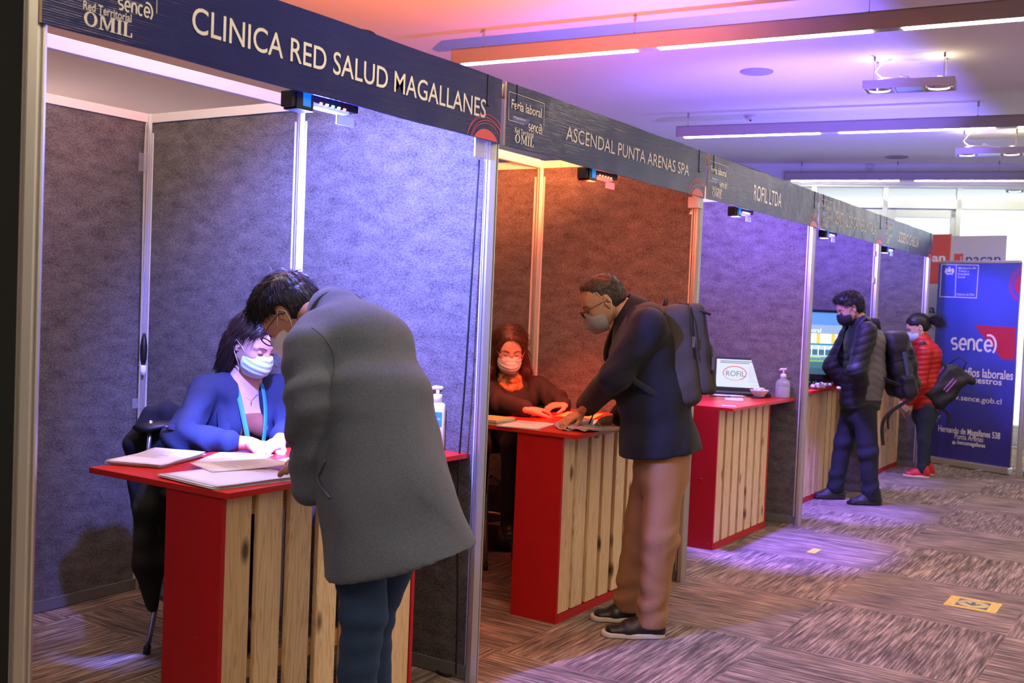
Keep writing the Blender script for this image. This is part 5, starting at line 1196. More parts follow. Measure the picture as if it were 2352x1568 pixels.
hf=B.p(1412,1060,.12); hb=B.p(1622,1028,.0); n_=np.cross(hf-hb,V3(0,1,0)); n_=n_ if n_[2]<0 else -n_
g.cut((hf+hb)/2,n_,.006)
g.ecap(hiB+V3(-.01,0,-.04),hiB+V3(-.03,0,-.3),(.13,.12),(.185,.17),(0,1,0),.01,'sub')
V,Q=g.mesh(2); V=folds(V,Q,[(eL,.11,(.6,0,.8),75,.006),(sL+V3(.02,0,-.1),.1,(.5,0,.8),60,.005),(wL+V3(-.08,0,.09),.09,(-.7,0,.7),80,.004),(B.p(1440,950,.15),.14,(.4,0,1),45,.005),(B.p(1560,1010,.15),.14,(1,.3,.2),40,.004)],.002,7)
cb=omesh('wool_coat',V,Q,NAVYC,B.t)
axn=V3(*nb)-nkB; axn/=np.linalg.norm(axn)
band('collar',ring(nkB+V3(-.03,0,-.03),axn,(-1,0,.4),.118,.108,-140,140),ring(nkB+axn*.06+V3(-.012,0,.0),axn,(-1,0,.4),.078,.082,-140,140),.012,NAVYC,cb)
for q in (V3(-.055,.045,.055),V3(-.03,.05,.03)):
    c=wL+q+V3(-.02,.01,.03); mb=MB(); mb.lathe([(.001,-.004),(.011,-.003),(.011,.003),(.001,.004)],tuple(c),14,Matrix(((0,0,1),(1,0,0),(0,1,0)))@Matrix.Rotation(PI/2,3,'Z')); mb.build('cuff_button',BLACK,cb)
KHAKI=mat('tan_cotton',(.33,.16,.07),.85,noise=(420,.15),bump=(500,.3,.002))
g=Grid((-.32,-.3,.05),(.32,.3,1.05),.0075)
g.ecap(hiB+V3(-.02,0,.0),hiB+V3(-.02,0,-.14),(.165,.135),(.168,.135),(0,1,0),.0)
g.chain([hpL+V3(-.02,.0,-.02),kL,aL+V3(0,0,.03)],[.104,.084,.070],.03); g.chain([hpR+V3(-.02,0,-.02),kR,aR+V3(0,0,.03)],[.104,.082,.068],.035)
for a_ in (aL,aR): g.cap(a_+V3(.0,0,.02),a_+V3(.0,0,-.015),.068,.070,.02); g.cut((0,0,.045),(0,0,-1),.006)
V,Q=g.mesh(2); it=[]
for k_,a_ in ((kL,aL),(kR,aR)): it+=[(k_+V3(-.05,0,0),.08,(.6,.3,1),80,.006),(k_+V3(.04,0,-.12),.08,(-.6,.5,1),60,.005),(a_+V3(.03,0,.07),.08,(.45,.3,1),70,.010),(a_+V3(-.03,0,.16),.09,(-.5,.3,1),50,.005),((hpL+k_)/2,.12,(.9,.2,.8),36,.005)]
V=folds(V,Q,it,.003,8); omesh('trousers',V,Q,KHAKI,B.t)
LEA=mat('black_shoe_leather',(.012,.012,.014),.35); SOLEW=mat('off_white_sole',(.62,.56,.48),.6)
for (hx,tx_,yy) in ((-.095,.205,.125),(-.06,.235,-.125)):
    st=bpy.data.objects.new('shoe',None); link(st,B.t); shoe('s',V3(tx_,yy+.01,0),V3(hx,yy,0),0,LEA,SOLEW,st,.05,.085,BLACK)
# his backpack
PACK=mat('grey_backpack_cloth',(.060,.052,.044),.9,noise=(500,.3),bump=(450,.3,.002)); PACKD=mat('dark_backpack_trim',(.015,.014,.014),.7); ZIPM=mat('zip_metal',(.2,.19,.18),.4,.8)
bt=thing('backpack','dark grey school backpack worn by the man in the navy coat','backpack',tuple(B.o),math.atan2(B.f[1],B.f[0]))
up=B.p(1575,690)-B.p(1598,915); up/=np.linalg.norm(up); Mp=frame((up[2],0,-up[0]),up)   # x forward (towards the back), z up
c0=B.p(1572,812,.0); c0=c0+Mp[:,0]*.01
g=Grid(c0+V3(-.25,-.24,-.33),c0+V3(.25,.24,.33),.0065)
g.rbox(c0+Mp[:,0]*.025,(.075,.155,.238),.05,.0,Mp); g.ell(c0+Mp[:,0]*.02-Mp[:,2]*.15,(.085,.155,.10),.04,Mp)
V,Q=g.mesh(2); V=folds(V,Q,[(c0+V3(0,.1,.1),.12,(.2,.3,1),40,.003),(c0+V3(0,.12,-.15),.1,(.5,.3,1),50,.003)],.002,9); omesh('main_compartment',V,Q,PACK,bt)
g=Grid(c0+V3(-.28,-.24,-.33),c0+V3(.15,.24,.33),.0065); g.rbox(c0-Mp[:,0]*.070+Mp[:,2]*.02,(.038,.140,.215),.034,.0,Mp); V,Q=g.mesh(2); V=folds(V,Q,[(c0+V3(-.07,.1,.0),.12,(.2,.3,1),45,.003)],.0015,9); omesh('front_compartment',V,Q,PACK,bt)
g=Grid(c0+V3(-.28,-.24,-.33),c0+V3(.15,.24,.33),.0065); g.rbox(c0-Mp[:,0]*.100-Mp[:,2]*.075,(.028,.120,.125),.026,.0,Mp); V,Q=g.mesh(2); omesh('front_pocket',V,Q,PACK,bt)
def wp(x,y,z): return tuple(c0+Mp@V3(x,y,z))
mb=MB(); mb.tube([wp(-.03,.158,-.02),wp(-.03,.158,.16),wp(-.03,.13,.235),wp(-.03,-.13,.24)],.0035,6); mb.tube([wp(-.105,.13,-.1),wp(-.105,.142,.02),wp(-.1,.13,.2)],.0035,6); mb.build('zip',PACKD,bt)
mb=MB(); mb.box(wp(-.03,.163,.06),(.014,.004,.05)); mb.build('zip_pull',ZIPM,bt); mb=MB(); mb.box(wp(-.112,.146,-.05),(.012,.004,.06)); mb.build('zip_pull',ZIPM,bt)
mb=MB(); mb.tube([wp(.06,.03,.235),wp(.05,.025,.27),wp(.045,-.02,.272),wp(.06,-.03,.235)],.008,8); mb.build('grab_handle',PACK,bt)
def strap(name,pts,w,th,m,parent,nrm=None):
    P=[V3(*p_) for p_ in pts]; Q_=[]
    for i in range(len(P)-1):
        p0=P[max(i-1,0)];p1=P[i];p2=P[i+1];p3=P[min(i+2,len(P)-1)]
        for s_ in range(6):
            u=s_/6; Q_.append(.5*((2*p1)+(p2-p0)*u+(2*p0-5*p1+4*p2-p3)*u*u+(3*p1-p0-3*p2+p3)*u**3))
    Q_.append(P[-1]); Q_=np.array(Q_); T_=np.gradient(Q_,axis=0); T_/=np.linalg.norm(T_,axis=1)[:,None]
    sd=np.cross(T_,np.tile(V3(*(nrm if nrm is not None else (1,0,0))),(len(Q_),1)) if not callable(nrm) else nrm(Q_)); sd/=np.maximum(np.linalg.norm(sd,axis=1),1e-6)[:,None]
    return band(name,Q_-sd*w/2,Q_+sd*w/2,th,m,parent)
for s_,sh_ in ((1,sL),(-1,sR)):
    y=s_*.115
    strap('shoulder_strap',[wp(.09,s_*.07,.20),sh_+V3(-.055,-s_*.05,.075),sh_+V3(.0,-s_*.055,.090),sh_+V3(.07,-s_*.055,.04),chB+V3(.165,s_*.13,-.02),chB+V3(.14,s_*.175,-.10)],.06,.012,PACK,bt,lambda q:q-(chB+V3(0,0,0)))
    strap('lower_strap',[chB+V3(.14,s_*.175,-.10),chB+V3(.06,s_*.20,-.15),chB+V3(-.05,s_*.19,-.21),wp(.06,s_*.14,-.19)],.03,.005,PACKD,bt,lambda q:q-(chB+V3(0,0,-.15)))
mb=MB(); q=B.p(1608,712,.14); q2=B.p(1632,722,.14); mb.tube([tuple(q),tuple(q2)],.006,8); mb.build('strap_end',PACKD,bt)
# pen in his right hand
mb=MB(); d_=wR+V3(.10,.02,-.02); a_=B.o+B.f*d_[0]+B.l*d_[1]+V3(0,0,d_[2]); mb.tube([tuple(a_+V3(.0,.0,.05)),tuple(a_+V3(-.03,-.02,-.045))],[.004,.003],8); setp(mb.build('ballpoint_pen',BLACK),'dark pen in the right hand of the man in the navy coat','pen')
# ---------------------------------------------------------------- seated woman in the blue blazer
Wm=Fig('seated person in blue blazer, rust top and pale green mask behind the nearest counter',-1.10,1.52,(.93,-.37))
hW=Wm.p(582,788,.0); hW=Wm.w(-.98,*at(582,788,x=-.98)[1:]); fh=V3(1.,-.02,0); fl=V3(fh@Wm.f,fh@Wm.l,0); fl/=np.linalg.norm(fl)
MW=frame(fl*.90+V3(0,0,-.43),fl*.43+V3(0,0,.90))
nkW=Wm.w(-1.03,*at(562,880,x=-1.03)[1:]); chW=nkW+V3(-.015,0,-.12); waW=V3(-.06,0,.86); seW=V3(-.04,0,.76)
sRw=nkW+V3(-.02,-.165,-.035); sLw=nkW+V3(-.02,.165,-.035); wRw=Wm.w(-.66,1.34,.955); eRw=Wm.w(-.86,1.16,.965); wLw=Wm.w(-.60,1.42,.955); eLw=Wm.w(-.82,1.72,.97)
hv=head_sdf(fem=True).mesh(1); hv=(place(hv[0],hW,MW),hv[1])
g=Grid((-.35,-.4,.0),(.65,.4,1.5),.008); nb=place(np.array([(-.025,0,-.05)]),hW,MW)[0]
g.cap(nb,nkW,.045,.050,.02); g.ecap(nkW,chW,(.08,.05),(.135,.085),(0,1,0),.05); g.ecap(chW,waW,(.135,.085),(.12,.085),(0,1,0),.04)
for s_ in(-1,1): g.ell(chW+V3(.07,s_*.065,-.06),(.055,.055,.055),.04)
g.chain([sRw,eRw,wRw],[.042,.036,.026],.03); g.chain([sLw,eLw,wLw],[.042,.036,.026],.03)
for s_ in(-1,1): g.chain([V3(-.02,s_*.1,.80),V3(.38,s_*.1,.74),V3(.34,s_*.1,.27)],[.085,.055,.04],.02)
bb=g.mesh(1)
h1=limb_hand(wRw,Wm.w(-.52,1.40,0)*V3(1,1,0)-wRw*V3(1,1,0)+V3(0,0,-.02),(0,0,1),side=-1,curl=(.4,.5,.6,.7)); h2=limb_hand(wLw,(.6,-.7,-.1),(0,0,1),side=1,curl=(.4,.5,.6,.7))
h3=None
body_part(Wm,[hv,bb,h1,h2],SKINF)
# hair: chin-length, dark, swept over the far shoulder
g=Grid((-.17,-.15,-.22),(.16,.15,.17),.004)
g.ell((-.014,0,.042),(.108,.086,.098),.0); g.ell((-.06,0,-.04),(.062,.082,.11),.04); g.ecap((-.05,.04,-.03),(-.06,.055,-.13),(.05,.04),(.045,.035),(1,0,0),.04); g.ecap((-.055,-.035,-.02),(-.065,-.045,-.14),(.05,.045),(.045,.035),(1,0,0),.04)
g.cut((.068,0,.06),(.95,0,-.30),.01)
for s_ in(-1,1): g.ell((.05,s_*.085,-.02),(.055,.035,.07),.015,None,'sub')
g.ell((.03,0,-.09),(.055,.06,.09),.01,None,'sub')
hairdo(Wm,hW,MW,g,HAIRD,5200,.055,21,lambda c,n: n*.12+np.where(c[:,2:3]>.06,V3(-.3,0,-.6)+np.stack([0*c[:,0],np.sign(c[:,1])*.6,0*c[:,0]],1),V3(-.1,0,-1.)),bendv=(.1,0,-1),r=.0013,flt=lambda c:c[:,2]>-.16,jit=.08)
surg_mask(Wm.t,hW,MW,MASKG,LOOPM); 
mb=MB(); e_=place(np.array([(-.004,-.084,-.042)]),hW,MW)[0]; mb.lathe([(.001,-.003),(.003,0),(.001,.003)],tuple(e_),8); mb.build('earring',ALU,Wm.t)
# eyebrows as thin bands of hair
def brows(o,M,m,parent):
    T=lambda q: tuple(place(np.array([q]),o,M)[0])
    for s_ in(-1,1): mb=MB(); mb.tube([T((.1005,s_*.016,.021)),T((.096,s_*.034,.0265)),T((.079,s_*.054,.021))],[.0026,.0030,.0015],6,True,.5); mb.build('eyebrow',m,parent)
    for s_ in(-1,1): mb=MB(); mb.tube([T((.0935,s_*.021,-.003)),T((.0960,s_*.032,-.0055)),T((.0905,s_*.044,-.003))],.0022,6); mb.build('eyelash',m,parent)
brows(hW,MW,HAIRD,Wm.t); brows(hA,MA,HAIRB,A.t); brows(hB,MB_,HAIRS,B.t)
RUST=mat('rust_top',(.26,.075,.04),.8,bump=(200,.3,.002)); BLAZ=mat('blue_blazer',(.012,.020,.060),.85,noise=(300,.2),bump=(380,.25,.002))
g=Grid((-.3,-.3,.8),(.3,.3,1.3),.007); g.ecap(chW+V3(.005,0,.01),waW,(.145,.097),(.13,.095),(0,1,0),.0)
for s_ in(-1,1): g.ell(chW+V3(.075,s_*.065,-.06),(.060,.060,.060),.04)
g.cut(chW+V3(.08,0,.005),(.35,0,1),.006); V,Q=g.mesh(2); V=folds(V,Q,[(chW+V3(.1,0,-.12),.1,(0,1,.3),60,.003)],.001); omesh('rust_top',V,Q,RUST,Wm.t)
g=Grid((-.35,-.4,.78),(.60,.4,1.40),.0075)
g.ecap(nkW+V3(-.025,0,-.01),chW+V3(-.01,0,.02),(.095,.065),(.165,.105),(0,1,0),.0); g.ecap(chW+V3(-.01,0,.02),waW+V3(0,0,-.06),(.168,.115),(.165,.125),(0,1,0),.05)
for s_ in(-1,1): g.ell(chW+V3(.07,s_*.075,-.06),(.068,.068,.07),.05)
g.cap(nkW+V3(-.02,-.1,-.03),sRw,.062,.064,.04); g.cap(nkW+V3(-.02,.1,-.03),sLw,.062,.064,.04)
g.chain([sRw,eRw,(eRw+wRw*2)/3],[.066,.060,.052],.03); g.chain([sLw,eLw,(eLw+wLw*2)/3],[.066,.060,.052],.03)
g.ecap(nkW+V3(.09,0,.06),chW+V3(.19,0,-.35),(.045,.12),(.062,.12),(0,1,0),.008,'sub'); g.ell(nkW+V3(.03,0,.05),(.065,.058,.07),.01,None,'sub')
g.cap(nkW,nkW+V3(.0,0,.1),.058,.066,.01,'sub')
V,Q=g.mesh(2); V=folds(V,Q,[(eRw,.09,(.6,.3,.9),72,.012),((sRw+eRw)/2,.09,(.5,.3,1),58,.012),((eRw+wRw)/2,.08,(1,.6,.2),75,.010),(sRw+V3(.03,.05,-.03),.09,(.6,.6,.5),50,.008),(eLw,.1,(.6,.3,.9),72,.010)],.003,8); bz=omesh('blazer',V,Q,BLAZ,Wm.t)
q0=(eRw+wRw*2)/3
# shawl lapels
for s_ in(-1,1):
    lo=[nkW+V3(-.055,s_*.055,.035),nkW+V3(.015,s_*.078,.015),chW+V3(.100,s_*.095,.02),chW+V3(.150,s_*.105,-.08),chW+V3(.13,s_*.10,-.24)]
    hi=[nkW+V3(-.07,s_*.075,.01),nkW+V3(.0,s_*.115,-.01),chW+V3(.085,s_*.145,.0),chW+V3(.13,s_*.15,-.08),chW+V3(.12,s_*.135,-.24)]
    band('lapel',lo,hi,.007,BLAZ,bz)
tb=MB(); 
strap('sleeve_tab',[eRw+V3(.02,-.052,.055),(eRw+wRw)/2+V3(0,-.062,.03),q0+V3(.02,-.05,-.01)],.028,.003,BLAZ,bz,lambda q:q-(eRw+wRw)/2)
mb=MB(); mb.lathe([(.001,-.002),(.008,0),(.001,.003)],tuple(eRw+V3(.025,-.056,.055)),12); mb.build('tab_button',ALU,bz)
LAN=mat('teal_lanyard',(.03,.22,.42),.6)
lan=bpy.data.objects.new('lanyard',None); link(lan,Wm.t)
for s_ in(-1,1): strap('strap',[nkW+V3(-.0,s_*.062,.03),nkW+V3(.055,s_*.058,-.01),chW+V3(.125,s_*.052,.02),chW+V3(.160,s_*.035,-.10),chW+V3(.16,s_*.008,-.22)],.020,.0025,LAN,lan,lambda q:q-(chW+V3(0,0,-.05)))
mb=MB(); mb.tube([tuple(nkW+V3(.02,-.05,.0)),tuple(nkW+V3(.062,-.035,-.04)),tuple(nkW+V3(.078,0,-.065)),tuple(nkW+V3(.062,.035,-.04)),tuple(nkW+V3(.02,.05,.0))],.0012,6); mb.lathe([(.001,-.006),(.004,0),(.001,.005)],tuple(nkW+V3(.083,0,-.072)),8); mb.build('necklace',ALU,Wm.t)
DTR=mat('dark_trousers',(.01,.01,.014),.9)
def seated_legs(fig,m,sm):
    g=Grid((-.25,-.25,.1),(.55,.25,.95),.009); g.ecap(V3(-.04,0,.88),V3(-.02,0,.80),(.16,.12),(.175,.125),(0,1,0),.0)
    for s_ in(-1,1): g.chain([V3(-.0,s_*.09,.81),V3(.40,s_*.1,.755),V3(.35,s_*.1,.30)],[.095,.07,.055],.03)
    V,Q=g.mesh(2); omesh('trousers',V,Q,m,fig.t)
    for s_ in(-1,1):
        st=bpy.data.objects.new('shoe',None); link(st,fig.t); shoe('s',V3(.5,s_*.1,0),V3(.28,s_*.1,0),.24,sm,BLACK,st)
seated_legs(Wm,DTR,BLACK)
# coat hanging over the back of her stool
KH=mat('dark_olive_cloth',(.020,.022,.016),.95,bump=(300,.4,.003)); DC=mat('black_coat_cloth',(.012,.012,.018),.95,bump=(300,.4,.003))
def draped(name,label,pts,m,seed):
    """pts: (x,y,z,half width along y', half depth); a hanging garment"""
    t=np.array([p_[:3] for p_ in pts]); lo=t.min(0)-.25; hi=t.max(0)+.25; g=Grid(lo,hi,.009)
    for a_,b_ in zip(pts[:-1],pts[1:]): g.ecap(a_[:3],b_[:3],a_[3:5],b_[3:5],(.37,.93,0),.04)
    g.cut((0,0,t[:,2].min()-.02),(0,0,-1),.01); V,Q=g.mesh(2); V=folds(V,Q,[(t.mean(0),.6,(.5,.9,.05),48,.010)],.006,8); o=omesh(name,V,Q,m); return setp(o,label,'coat')
o_=Wm.o
draped('hanging_coat','dark blue coat draped over the backrest of the stool behind the first counter',[(-1.33,1.52,.99,.13,.05),(-1.36,1.50,.86,.15,.06),(-1.36,1.49,.6,.13,.05)],DC,1)
draped('hanging_coat','dark olive garment hanging from the stool beside the first counter',[(-1.20,1.36,.80,.06,.04),(-1.22,1.33,.62,.075,.05),(-1.20,1.32,.40,.065,.045),(-1.19,1.33,.22,.02,.03)],KH,2)

# ---------------------------------------------------------------- seated woman in the dark jacket (red light)
R_w=Fig('seated person with long auburn hair, round glasses and orange scarf at the second counter',-1.06,3.60,(.62,-.78))
hR=R_w.w(-.98,*at(1170,800,x=-.98)[1:]); fh=V3(.66,-.75,0); fl=V3(fh@R_w.f,fh@R_w.l,0); fl/=np.linalg.norm(fl); MR=frame(fl*.93+V3(0,0,-.36),fl*.36+V3(0,0,.93))
nkR=R_w.w(-1.02,*at(1172,872,x=-1.02)[1:]); chR=nkR+V3(-.01,0,-.13); waR=V3(-.03,0,.86)
sRr=nkR+V3(-.02,-.17,-.05); sLr=nkR+V3(-.02,.17,-.05)
wRr=R_w.w(-.62,*at(1212,938,x=-.62)[1:]); eRr=R_w.w(-.85,3.36,.97); wLr=R_w.w(-.66,3.75,.965); eLr=R_w.w(-.74,3.79,.975)
eLr[2]=max(eLr[2],.975); wRr[2]=.965
hv=head_sdf(fem=True).mesh(1); hv=(place(hv[0],hR,MR),hv[1])
g=Grid((-.35,-.45,.0),(.65,.45,1.5),.008); nb=place(np.array([(-.025,0,-.05)]),hR,MR)[0]
g.cap(nb,nkR,.045,.050,.02); g.ecap(nkR,chR,(.08,.05),(.135,.085),(0,1,0),.05); g.ecap(chR,waR,(.135,.085),(.12,.085),(0,1,0),.04)
g.chain([sRr,eRr,wRr],[.042,.036,.026],.03); g.chain([sLr,eLr,wLr],[.042,.036,.026],.03)
for s_ in(-1,1): g.chain([V3(-.02,s_*.1,.80),V3(.38,s_*.1,.74),V3(.34,s_*.1,.27)],[.085,.055,.04],.02)
bb=g.mesh(1); d_=R_w.w(-.48,3.62,0)-wRr; d_[2]=-.02
h1=limb_hand(wRr,d_,(0,0,1),side=-1,curl=(.55,.6,.7,.8)); h2=limb_hand(wLr,(.5,-.8,-.08),(0,0,1),side=1,curl=(.4,.5,.5,.6))
body_part(R_w,[hv,bb,h1,h2],SKINF)
g=Grid((-.19,-.19,-.36),(.16,.19,.18),.0045)
g.ell((-.014,0,.042),(.110,.090,.100),.0); g.ell((-.06,0,-.06),(.065,.085,.12),.04)
for s_ in(-1,1): g.ecap((-.0,s_*.082,-.01),(-.01,s_*.105,-.14),(.035,.026),(.045,.03),(1,0,0),.03); g.ecap((-.01,s_*.105,-.14),(.03,s_*.115,-.28),(.045,.03),(.02,.016),(1,0,0),.03)
g.cut((.072,0,.06),(.95,0,-.30),.01) if False else None
g.ell((.085,0,-.01),(.075,.066,.095),.012,None,'sub'); g.ell((.06,0,-.12),(.07,.07,.09),.02,None,'sub'); g.cut((.10,0,.1),(1,0,0),.01)
hairdo(R_w,hR,MR,g,HAIRR,5200,.08,31,lambda c,n: n*.10+np.where(c[:,2:3]>.07,V3(-.1,0,-.5)+np.stack([0*c[:,0],np.sign(c[:,1]+.02)*.8,0*c[:,0]],1),V3(.05,0,-1.)),bendv=(.05,0,-1),r=.0014,flt=lambda c:c[:,2]>-.26,jit=.10)
surg_mask(R_w.t,hR,MR,MASKW,LOOPM); glasses(R_w.t,hR,MR,GFR,LENS,.030); brows(hR,MR,HAIRR,R_w.t)
JK=mat('black_softshell',(.022,.018,.018),.8,bump=(300,.3,.002)); SCF=mat('orange_patterned_scarf',(.55,.22,.08),.8,noise=(40,.7),bump=(160,.3,.003))
g=Grid((-.35,-.42,.78),(.62,.45,1.40),.0075)
g.ecap(nkR+V3(-.02,0,.0),chR+V3(-.01,0,.02),(.10,.08),(.175,.12),(0,1,0),.0); g.ecap(chR+V3(-.01,0,.02),waR+V3(0,0,-.06),(.178,.13),(.175,.13),(0,1,0),.05)
g.cap(nkR+V3(-.02,-.1,-.04),sRr,.066,.068,.04); g.cap(nkR+V3(-.02,.1,-.04),sLr,.066,.068,.04)
g.chain([sRr,eRr,wRr+(eRr-wRr)*.12],[.070,.064,.052],.03); g.chain([sLr,eLr,wLr+(eLr-wLr)*.12],[.070,.064,.050],.03)
V,Q=g.mesh(2); V=folds(V,Q,[(eLr,.12,(.6,.6,.6),75,.008),((eLr+wLr)/2,.09,(.5,.9,0),85,.007),(eRr,.1,(.5,.8,.3),70,.006),((sLr+eLr)/2,.1,(.4,.3,1),55,.006),(chR+V3(.1,0,-.1),.12,(.5,.6,.8),40,.005)],.003,8); jk=omesh('jacket',V,Q,JK,R_w.t)
for s_ in(-1,1): band('collar_flap',[nkR+V3(-.03,s_*.085,.045),nkR+V3(.05,s_*.075,.03),chR+V3(.12,s_*.03,.03)],[nkR+V3(-.04,s_*.11,-.01),nkR+V3(.05,s_*.12,-.02),chR+V3(.13,s_*.07,-.03)],.009,JK,jk)
mb=MB(); mb.tube([tuple(chR+V3(.135,.01,.02)),tuple(chR+V3(.145,.0,-.08)),tuple(chR+V3(.14,-.0,-.2))],.0035,6); mb.build('jacket_zip',ZIPM,jk)
g=Grid((-.2,-.2,1.0),(.3,.2,1.4),.005)
for i in range(16):
    a0,a1=2*PI*i/16,2*PI*(i+1)/16
    q=lambda a,dz,r,k: nkR+V3(.012+r*math.cos(a),r*.9*math.sin(a),dz-k*max(0,math.cos(a)))
    g.cap(q(a0,.035,.066,.03),q(a1,.035,.066,.03),.022,k=.008); g.cap(q(a0,.01,.080,.055),q(a1,.01,.080,.055),.022,k=.008)
    if math.cos(a0)>-.1: g.cap(q(a0,-.012,.088,.085),q(a1,-.012,.088,.085),.018,k=.010)
V,Q=g.mesh(1); V=folds(V,Q,[(nkR,.2,(.2,1,1),90,.004)],.003,14); omesh('scarf',V,Q,SCF,R_w.t)
seated_legs(R_w,DTR,BLACK)
# dark bag on the floor under her
BAGM=mat('brown_black_bag_cloth',(.028,.020,.016),.85,bump=(120,.4,.004))
p=at(1133,1258,z=0); bt=thing('shoulder_bag','dark brown bag slumped on the carpet under the second counter','bag',(p[0],p[1],0),.5)
g=Grid((-.3,-.3,-.02),(.3,.3,.55),.009); g.rbox((0,0,.13),(.17,.12,.125),.06,.0); g.rbox((-.02,.0,.30),(.14,.09,.09),.06,.05); g.cut((0,0,.004),(0,0,-1),.005); V,Q=g.mesh(2); V=folds(V,Q,[((0,0,.2),.3,(.6,.3,1),30,.012)],.008,9); omesh('bag_body',V,Q,BAGM,bt)
strap('bag_strap',[(-.1,-.05,.36),(-.02,-.06,.46),(.08,-.06,.34),(.13,-.1,.2),(.15,-.11,.06)],.03,.006,PACKD,bt,(1,0,0)); mb=MB(); mb.tube([(-.1,-.125,.17),(.08,-.125,.18)],.005,6); mb.build('pale_zip',WHITE,bt)

# ---------------------------------------------------------------- man in the quilted jacket with the hiking pack
Cm=Fig('person in black quilted jacket and dark jeans facing the television on the fourth counter',.09,7.42,(-.82,-.57))
hC=Cm.p(1951,708); MC=frame((.90,.05,-.43),(.43,0,.90)); nkC=Cm.p(1978,742); chC=Cm.p(1985,790); miC=Cm.p(1985,860); hiC=Cm.p(1975,925)
hv=head_sdf(.0045).mesh(1); hv=(place(hv[0],hC,MC),hv[1])
sLc=Cm.p(1992,760,.18); eLc=Cm.p(1968,850,.23); wLc=V3(hiC[0]+.03,.14,hiC[2]+.10); sRc=V3(sLc[0],-.18,sLc[2]); eRc=V3(eLc[0]+.05,-.22,eLc[2]); wRc=V3(wLc[0],-.14,wLc[2])
kLc=Cm.p(1995,1040,.10); aLc=Cm.p(2000,1140,.10); kRc=V3(.12,-.10,.48); aRc=V3(.17,-.12,.09); hpc=[V3(hiC[0],s_*.09,hiC[2]-.03) for s_ in(1,-1)]
g=Grid((-.4,-.4,0),(.5,.4,1.75),.011); nb=place(np.array([(-.03,0,-.05)]),hC,MC)[0]
g.cap(nb,nkC,.05,.06,.02); g.ecap(nkC,chC,(.09,.07),(.15,.10),(0,1,0),.04); g.ecap(chC,hiC,(.15,.1),(.14,.1),(0,1,0),.04); g.chain([hpc[0],kLc,aLc],[.08,.05,.04]); g.chain([hpc[1],kRc,aRc],[.08,.05,.04]); g.chain([sLc,eLc,wLc],[.04,.035,.028]); g.chain([sRc,eRc,wRc],[.04,.035,.028])
bb=g.mesh(1); h1=limb_hand(wLc,(.1,-.6,-.7),(.9,.3,.2),side=1,curl=(.6,.6,.7,.7),h=.004); h2=limb_hand(wRc,(.1,.6,-.7),(.9,-.3,.2),side=-1,curl=(.6,.6,.7,.7),h=.004)
body_part(Cm,[hv,bb,h1,h2],SKIN)
hg=hair_cap(.070,.0,-.05,.013,h=.0055,vol=.006); hairdo(Cm,hC,MC,hg,HAIRB,4200,.028,41,lambda c,n: n*1.6+np.where(c[:,2:3]>.07,V3(.8,0,.0),V3(.1,0,-.7)),bendv=(.1,0,-1),r=.0018)
surg_mask(Cm.t,hC,MC,mat('black_mask_fabric',(.012,.012,.016),.7),BLACK,h=.005); brows(hC,MC,HAIRB,Cm.t)
PUF=mat('black_quilted_nylon',(.012,.012,.014),.6); PUFG=mat('grey_quilted_nylon',(.13,.125,.13),.6); HOOD=mat('black_hood_fleece',(.012,.012,.012),.9)
def torso_jacket(fig,nk,ch,mi,hi,arms,wd,dp,h=.009):
    lo=V3(-.4,-.42,hi[2]-.2); up_=V3(.5,.42,nk[2]+.12); g=Grid(lo,up_,h)
    g.ecap(nk+V3(-.0,0,-.01),ch+V3(0,0,.02),(.10,.085),(wd,dp),(0,1,0),.0); g.ecap(ch+V3(0,0,.02),mi,(wd,dp),(wd-.005,dp+.01),(0,1,0),.04); g.ecap(mi,hi,(wd-.005,dp+.01),(wd,dp+.005),(0,1,0),.04)
    return g
g=torso_jacket(Cm,nkC,chC,miC,hiC,None,.19,.15); 
g.chain([sLc,eLc,wLc+V3(.0,0,.02)],[.075,.068,.055],.035); g.chain([sRc,eRc,wRc],[.075,.068,.055],.035); g.cut(Cm.p(1975,938),(0,0,-1),.01)
V,Q=g.mesh(1)
# quilting: chevron ridges on the torso side
N_=vnormals(V,Q); q=(V[:,2]+.45*np.abs(V[:,0]-.02)); V=V+N_*(.007*np.abs(np.sin(q*PI/.062))**.5)[:,None]
sel=((V[Q].mean(1)[:,0]<.045)&(V[Q].mean(1)[:,1]>.05)&(np.abs(V[Q].mean(1)[:,1])<.5))
jo=omesh('quilted_jacket',V,Q,PUF,Cm.t)
jo.data.materials.append(PUFG); cen_=V[Q].mean(1); mi_=((cen_[:,0]<.06)&(cen_[:,0]>-.12)&(cen_[:,2]>.86)&(cen_[:,2]<1.45)&(cen_[:,1]>.08)&(cen_[:,1]<.215)).astype(np.int32); jo.data.polygons.foreach_set('material_index',mi_)
g=Grid(nkC+V3(-.25,-.2,-.15),nkC+V3(.2,.2,.15),.007); g.ecap(nkC+V3(-.02,0,.005),nkC+V3(-.10,0,-.045),(.10,.05),(.12,.045),(0,1,0),.0); g.cap(nkC+V3(.02,.08,-.01),nkC+V3(-.08,.09,.0),.035,.045,.03); g.cap(nkC+V3(.02,-.08,-.01),nkC+V3(-.08,-.09,.0),.035,.045,.03); V,Q=g.mesh(1); V=folds(V,Q,[(nkC,.2,(.5,.5,1),50,.006)],.003,9); omesh('hood',V,Q,HOOD,jo)
DJ=mat('charcoal_denim',(.014,.018,.028),.9,bump=(400,.3,.003))
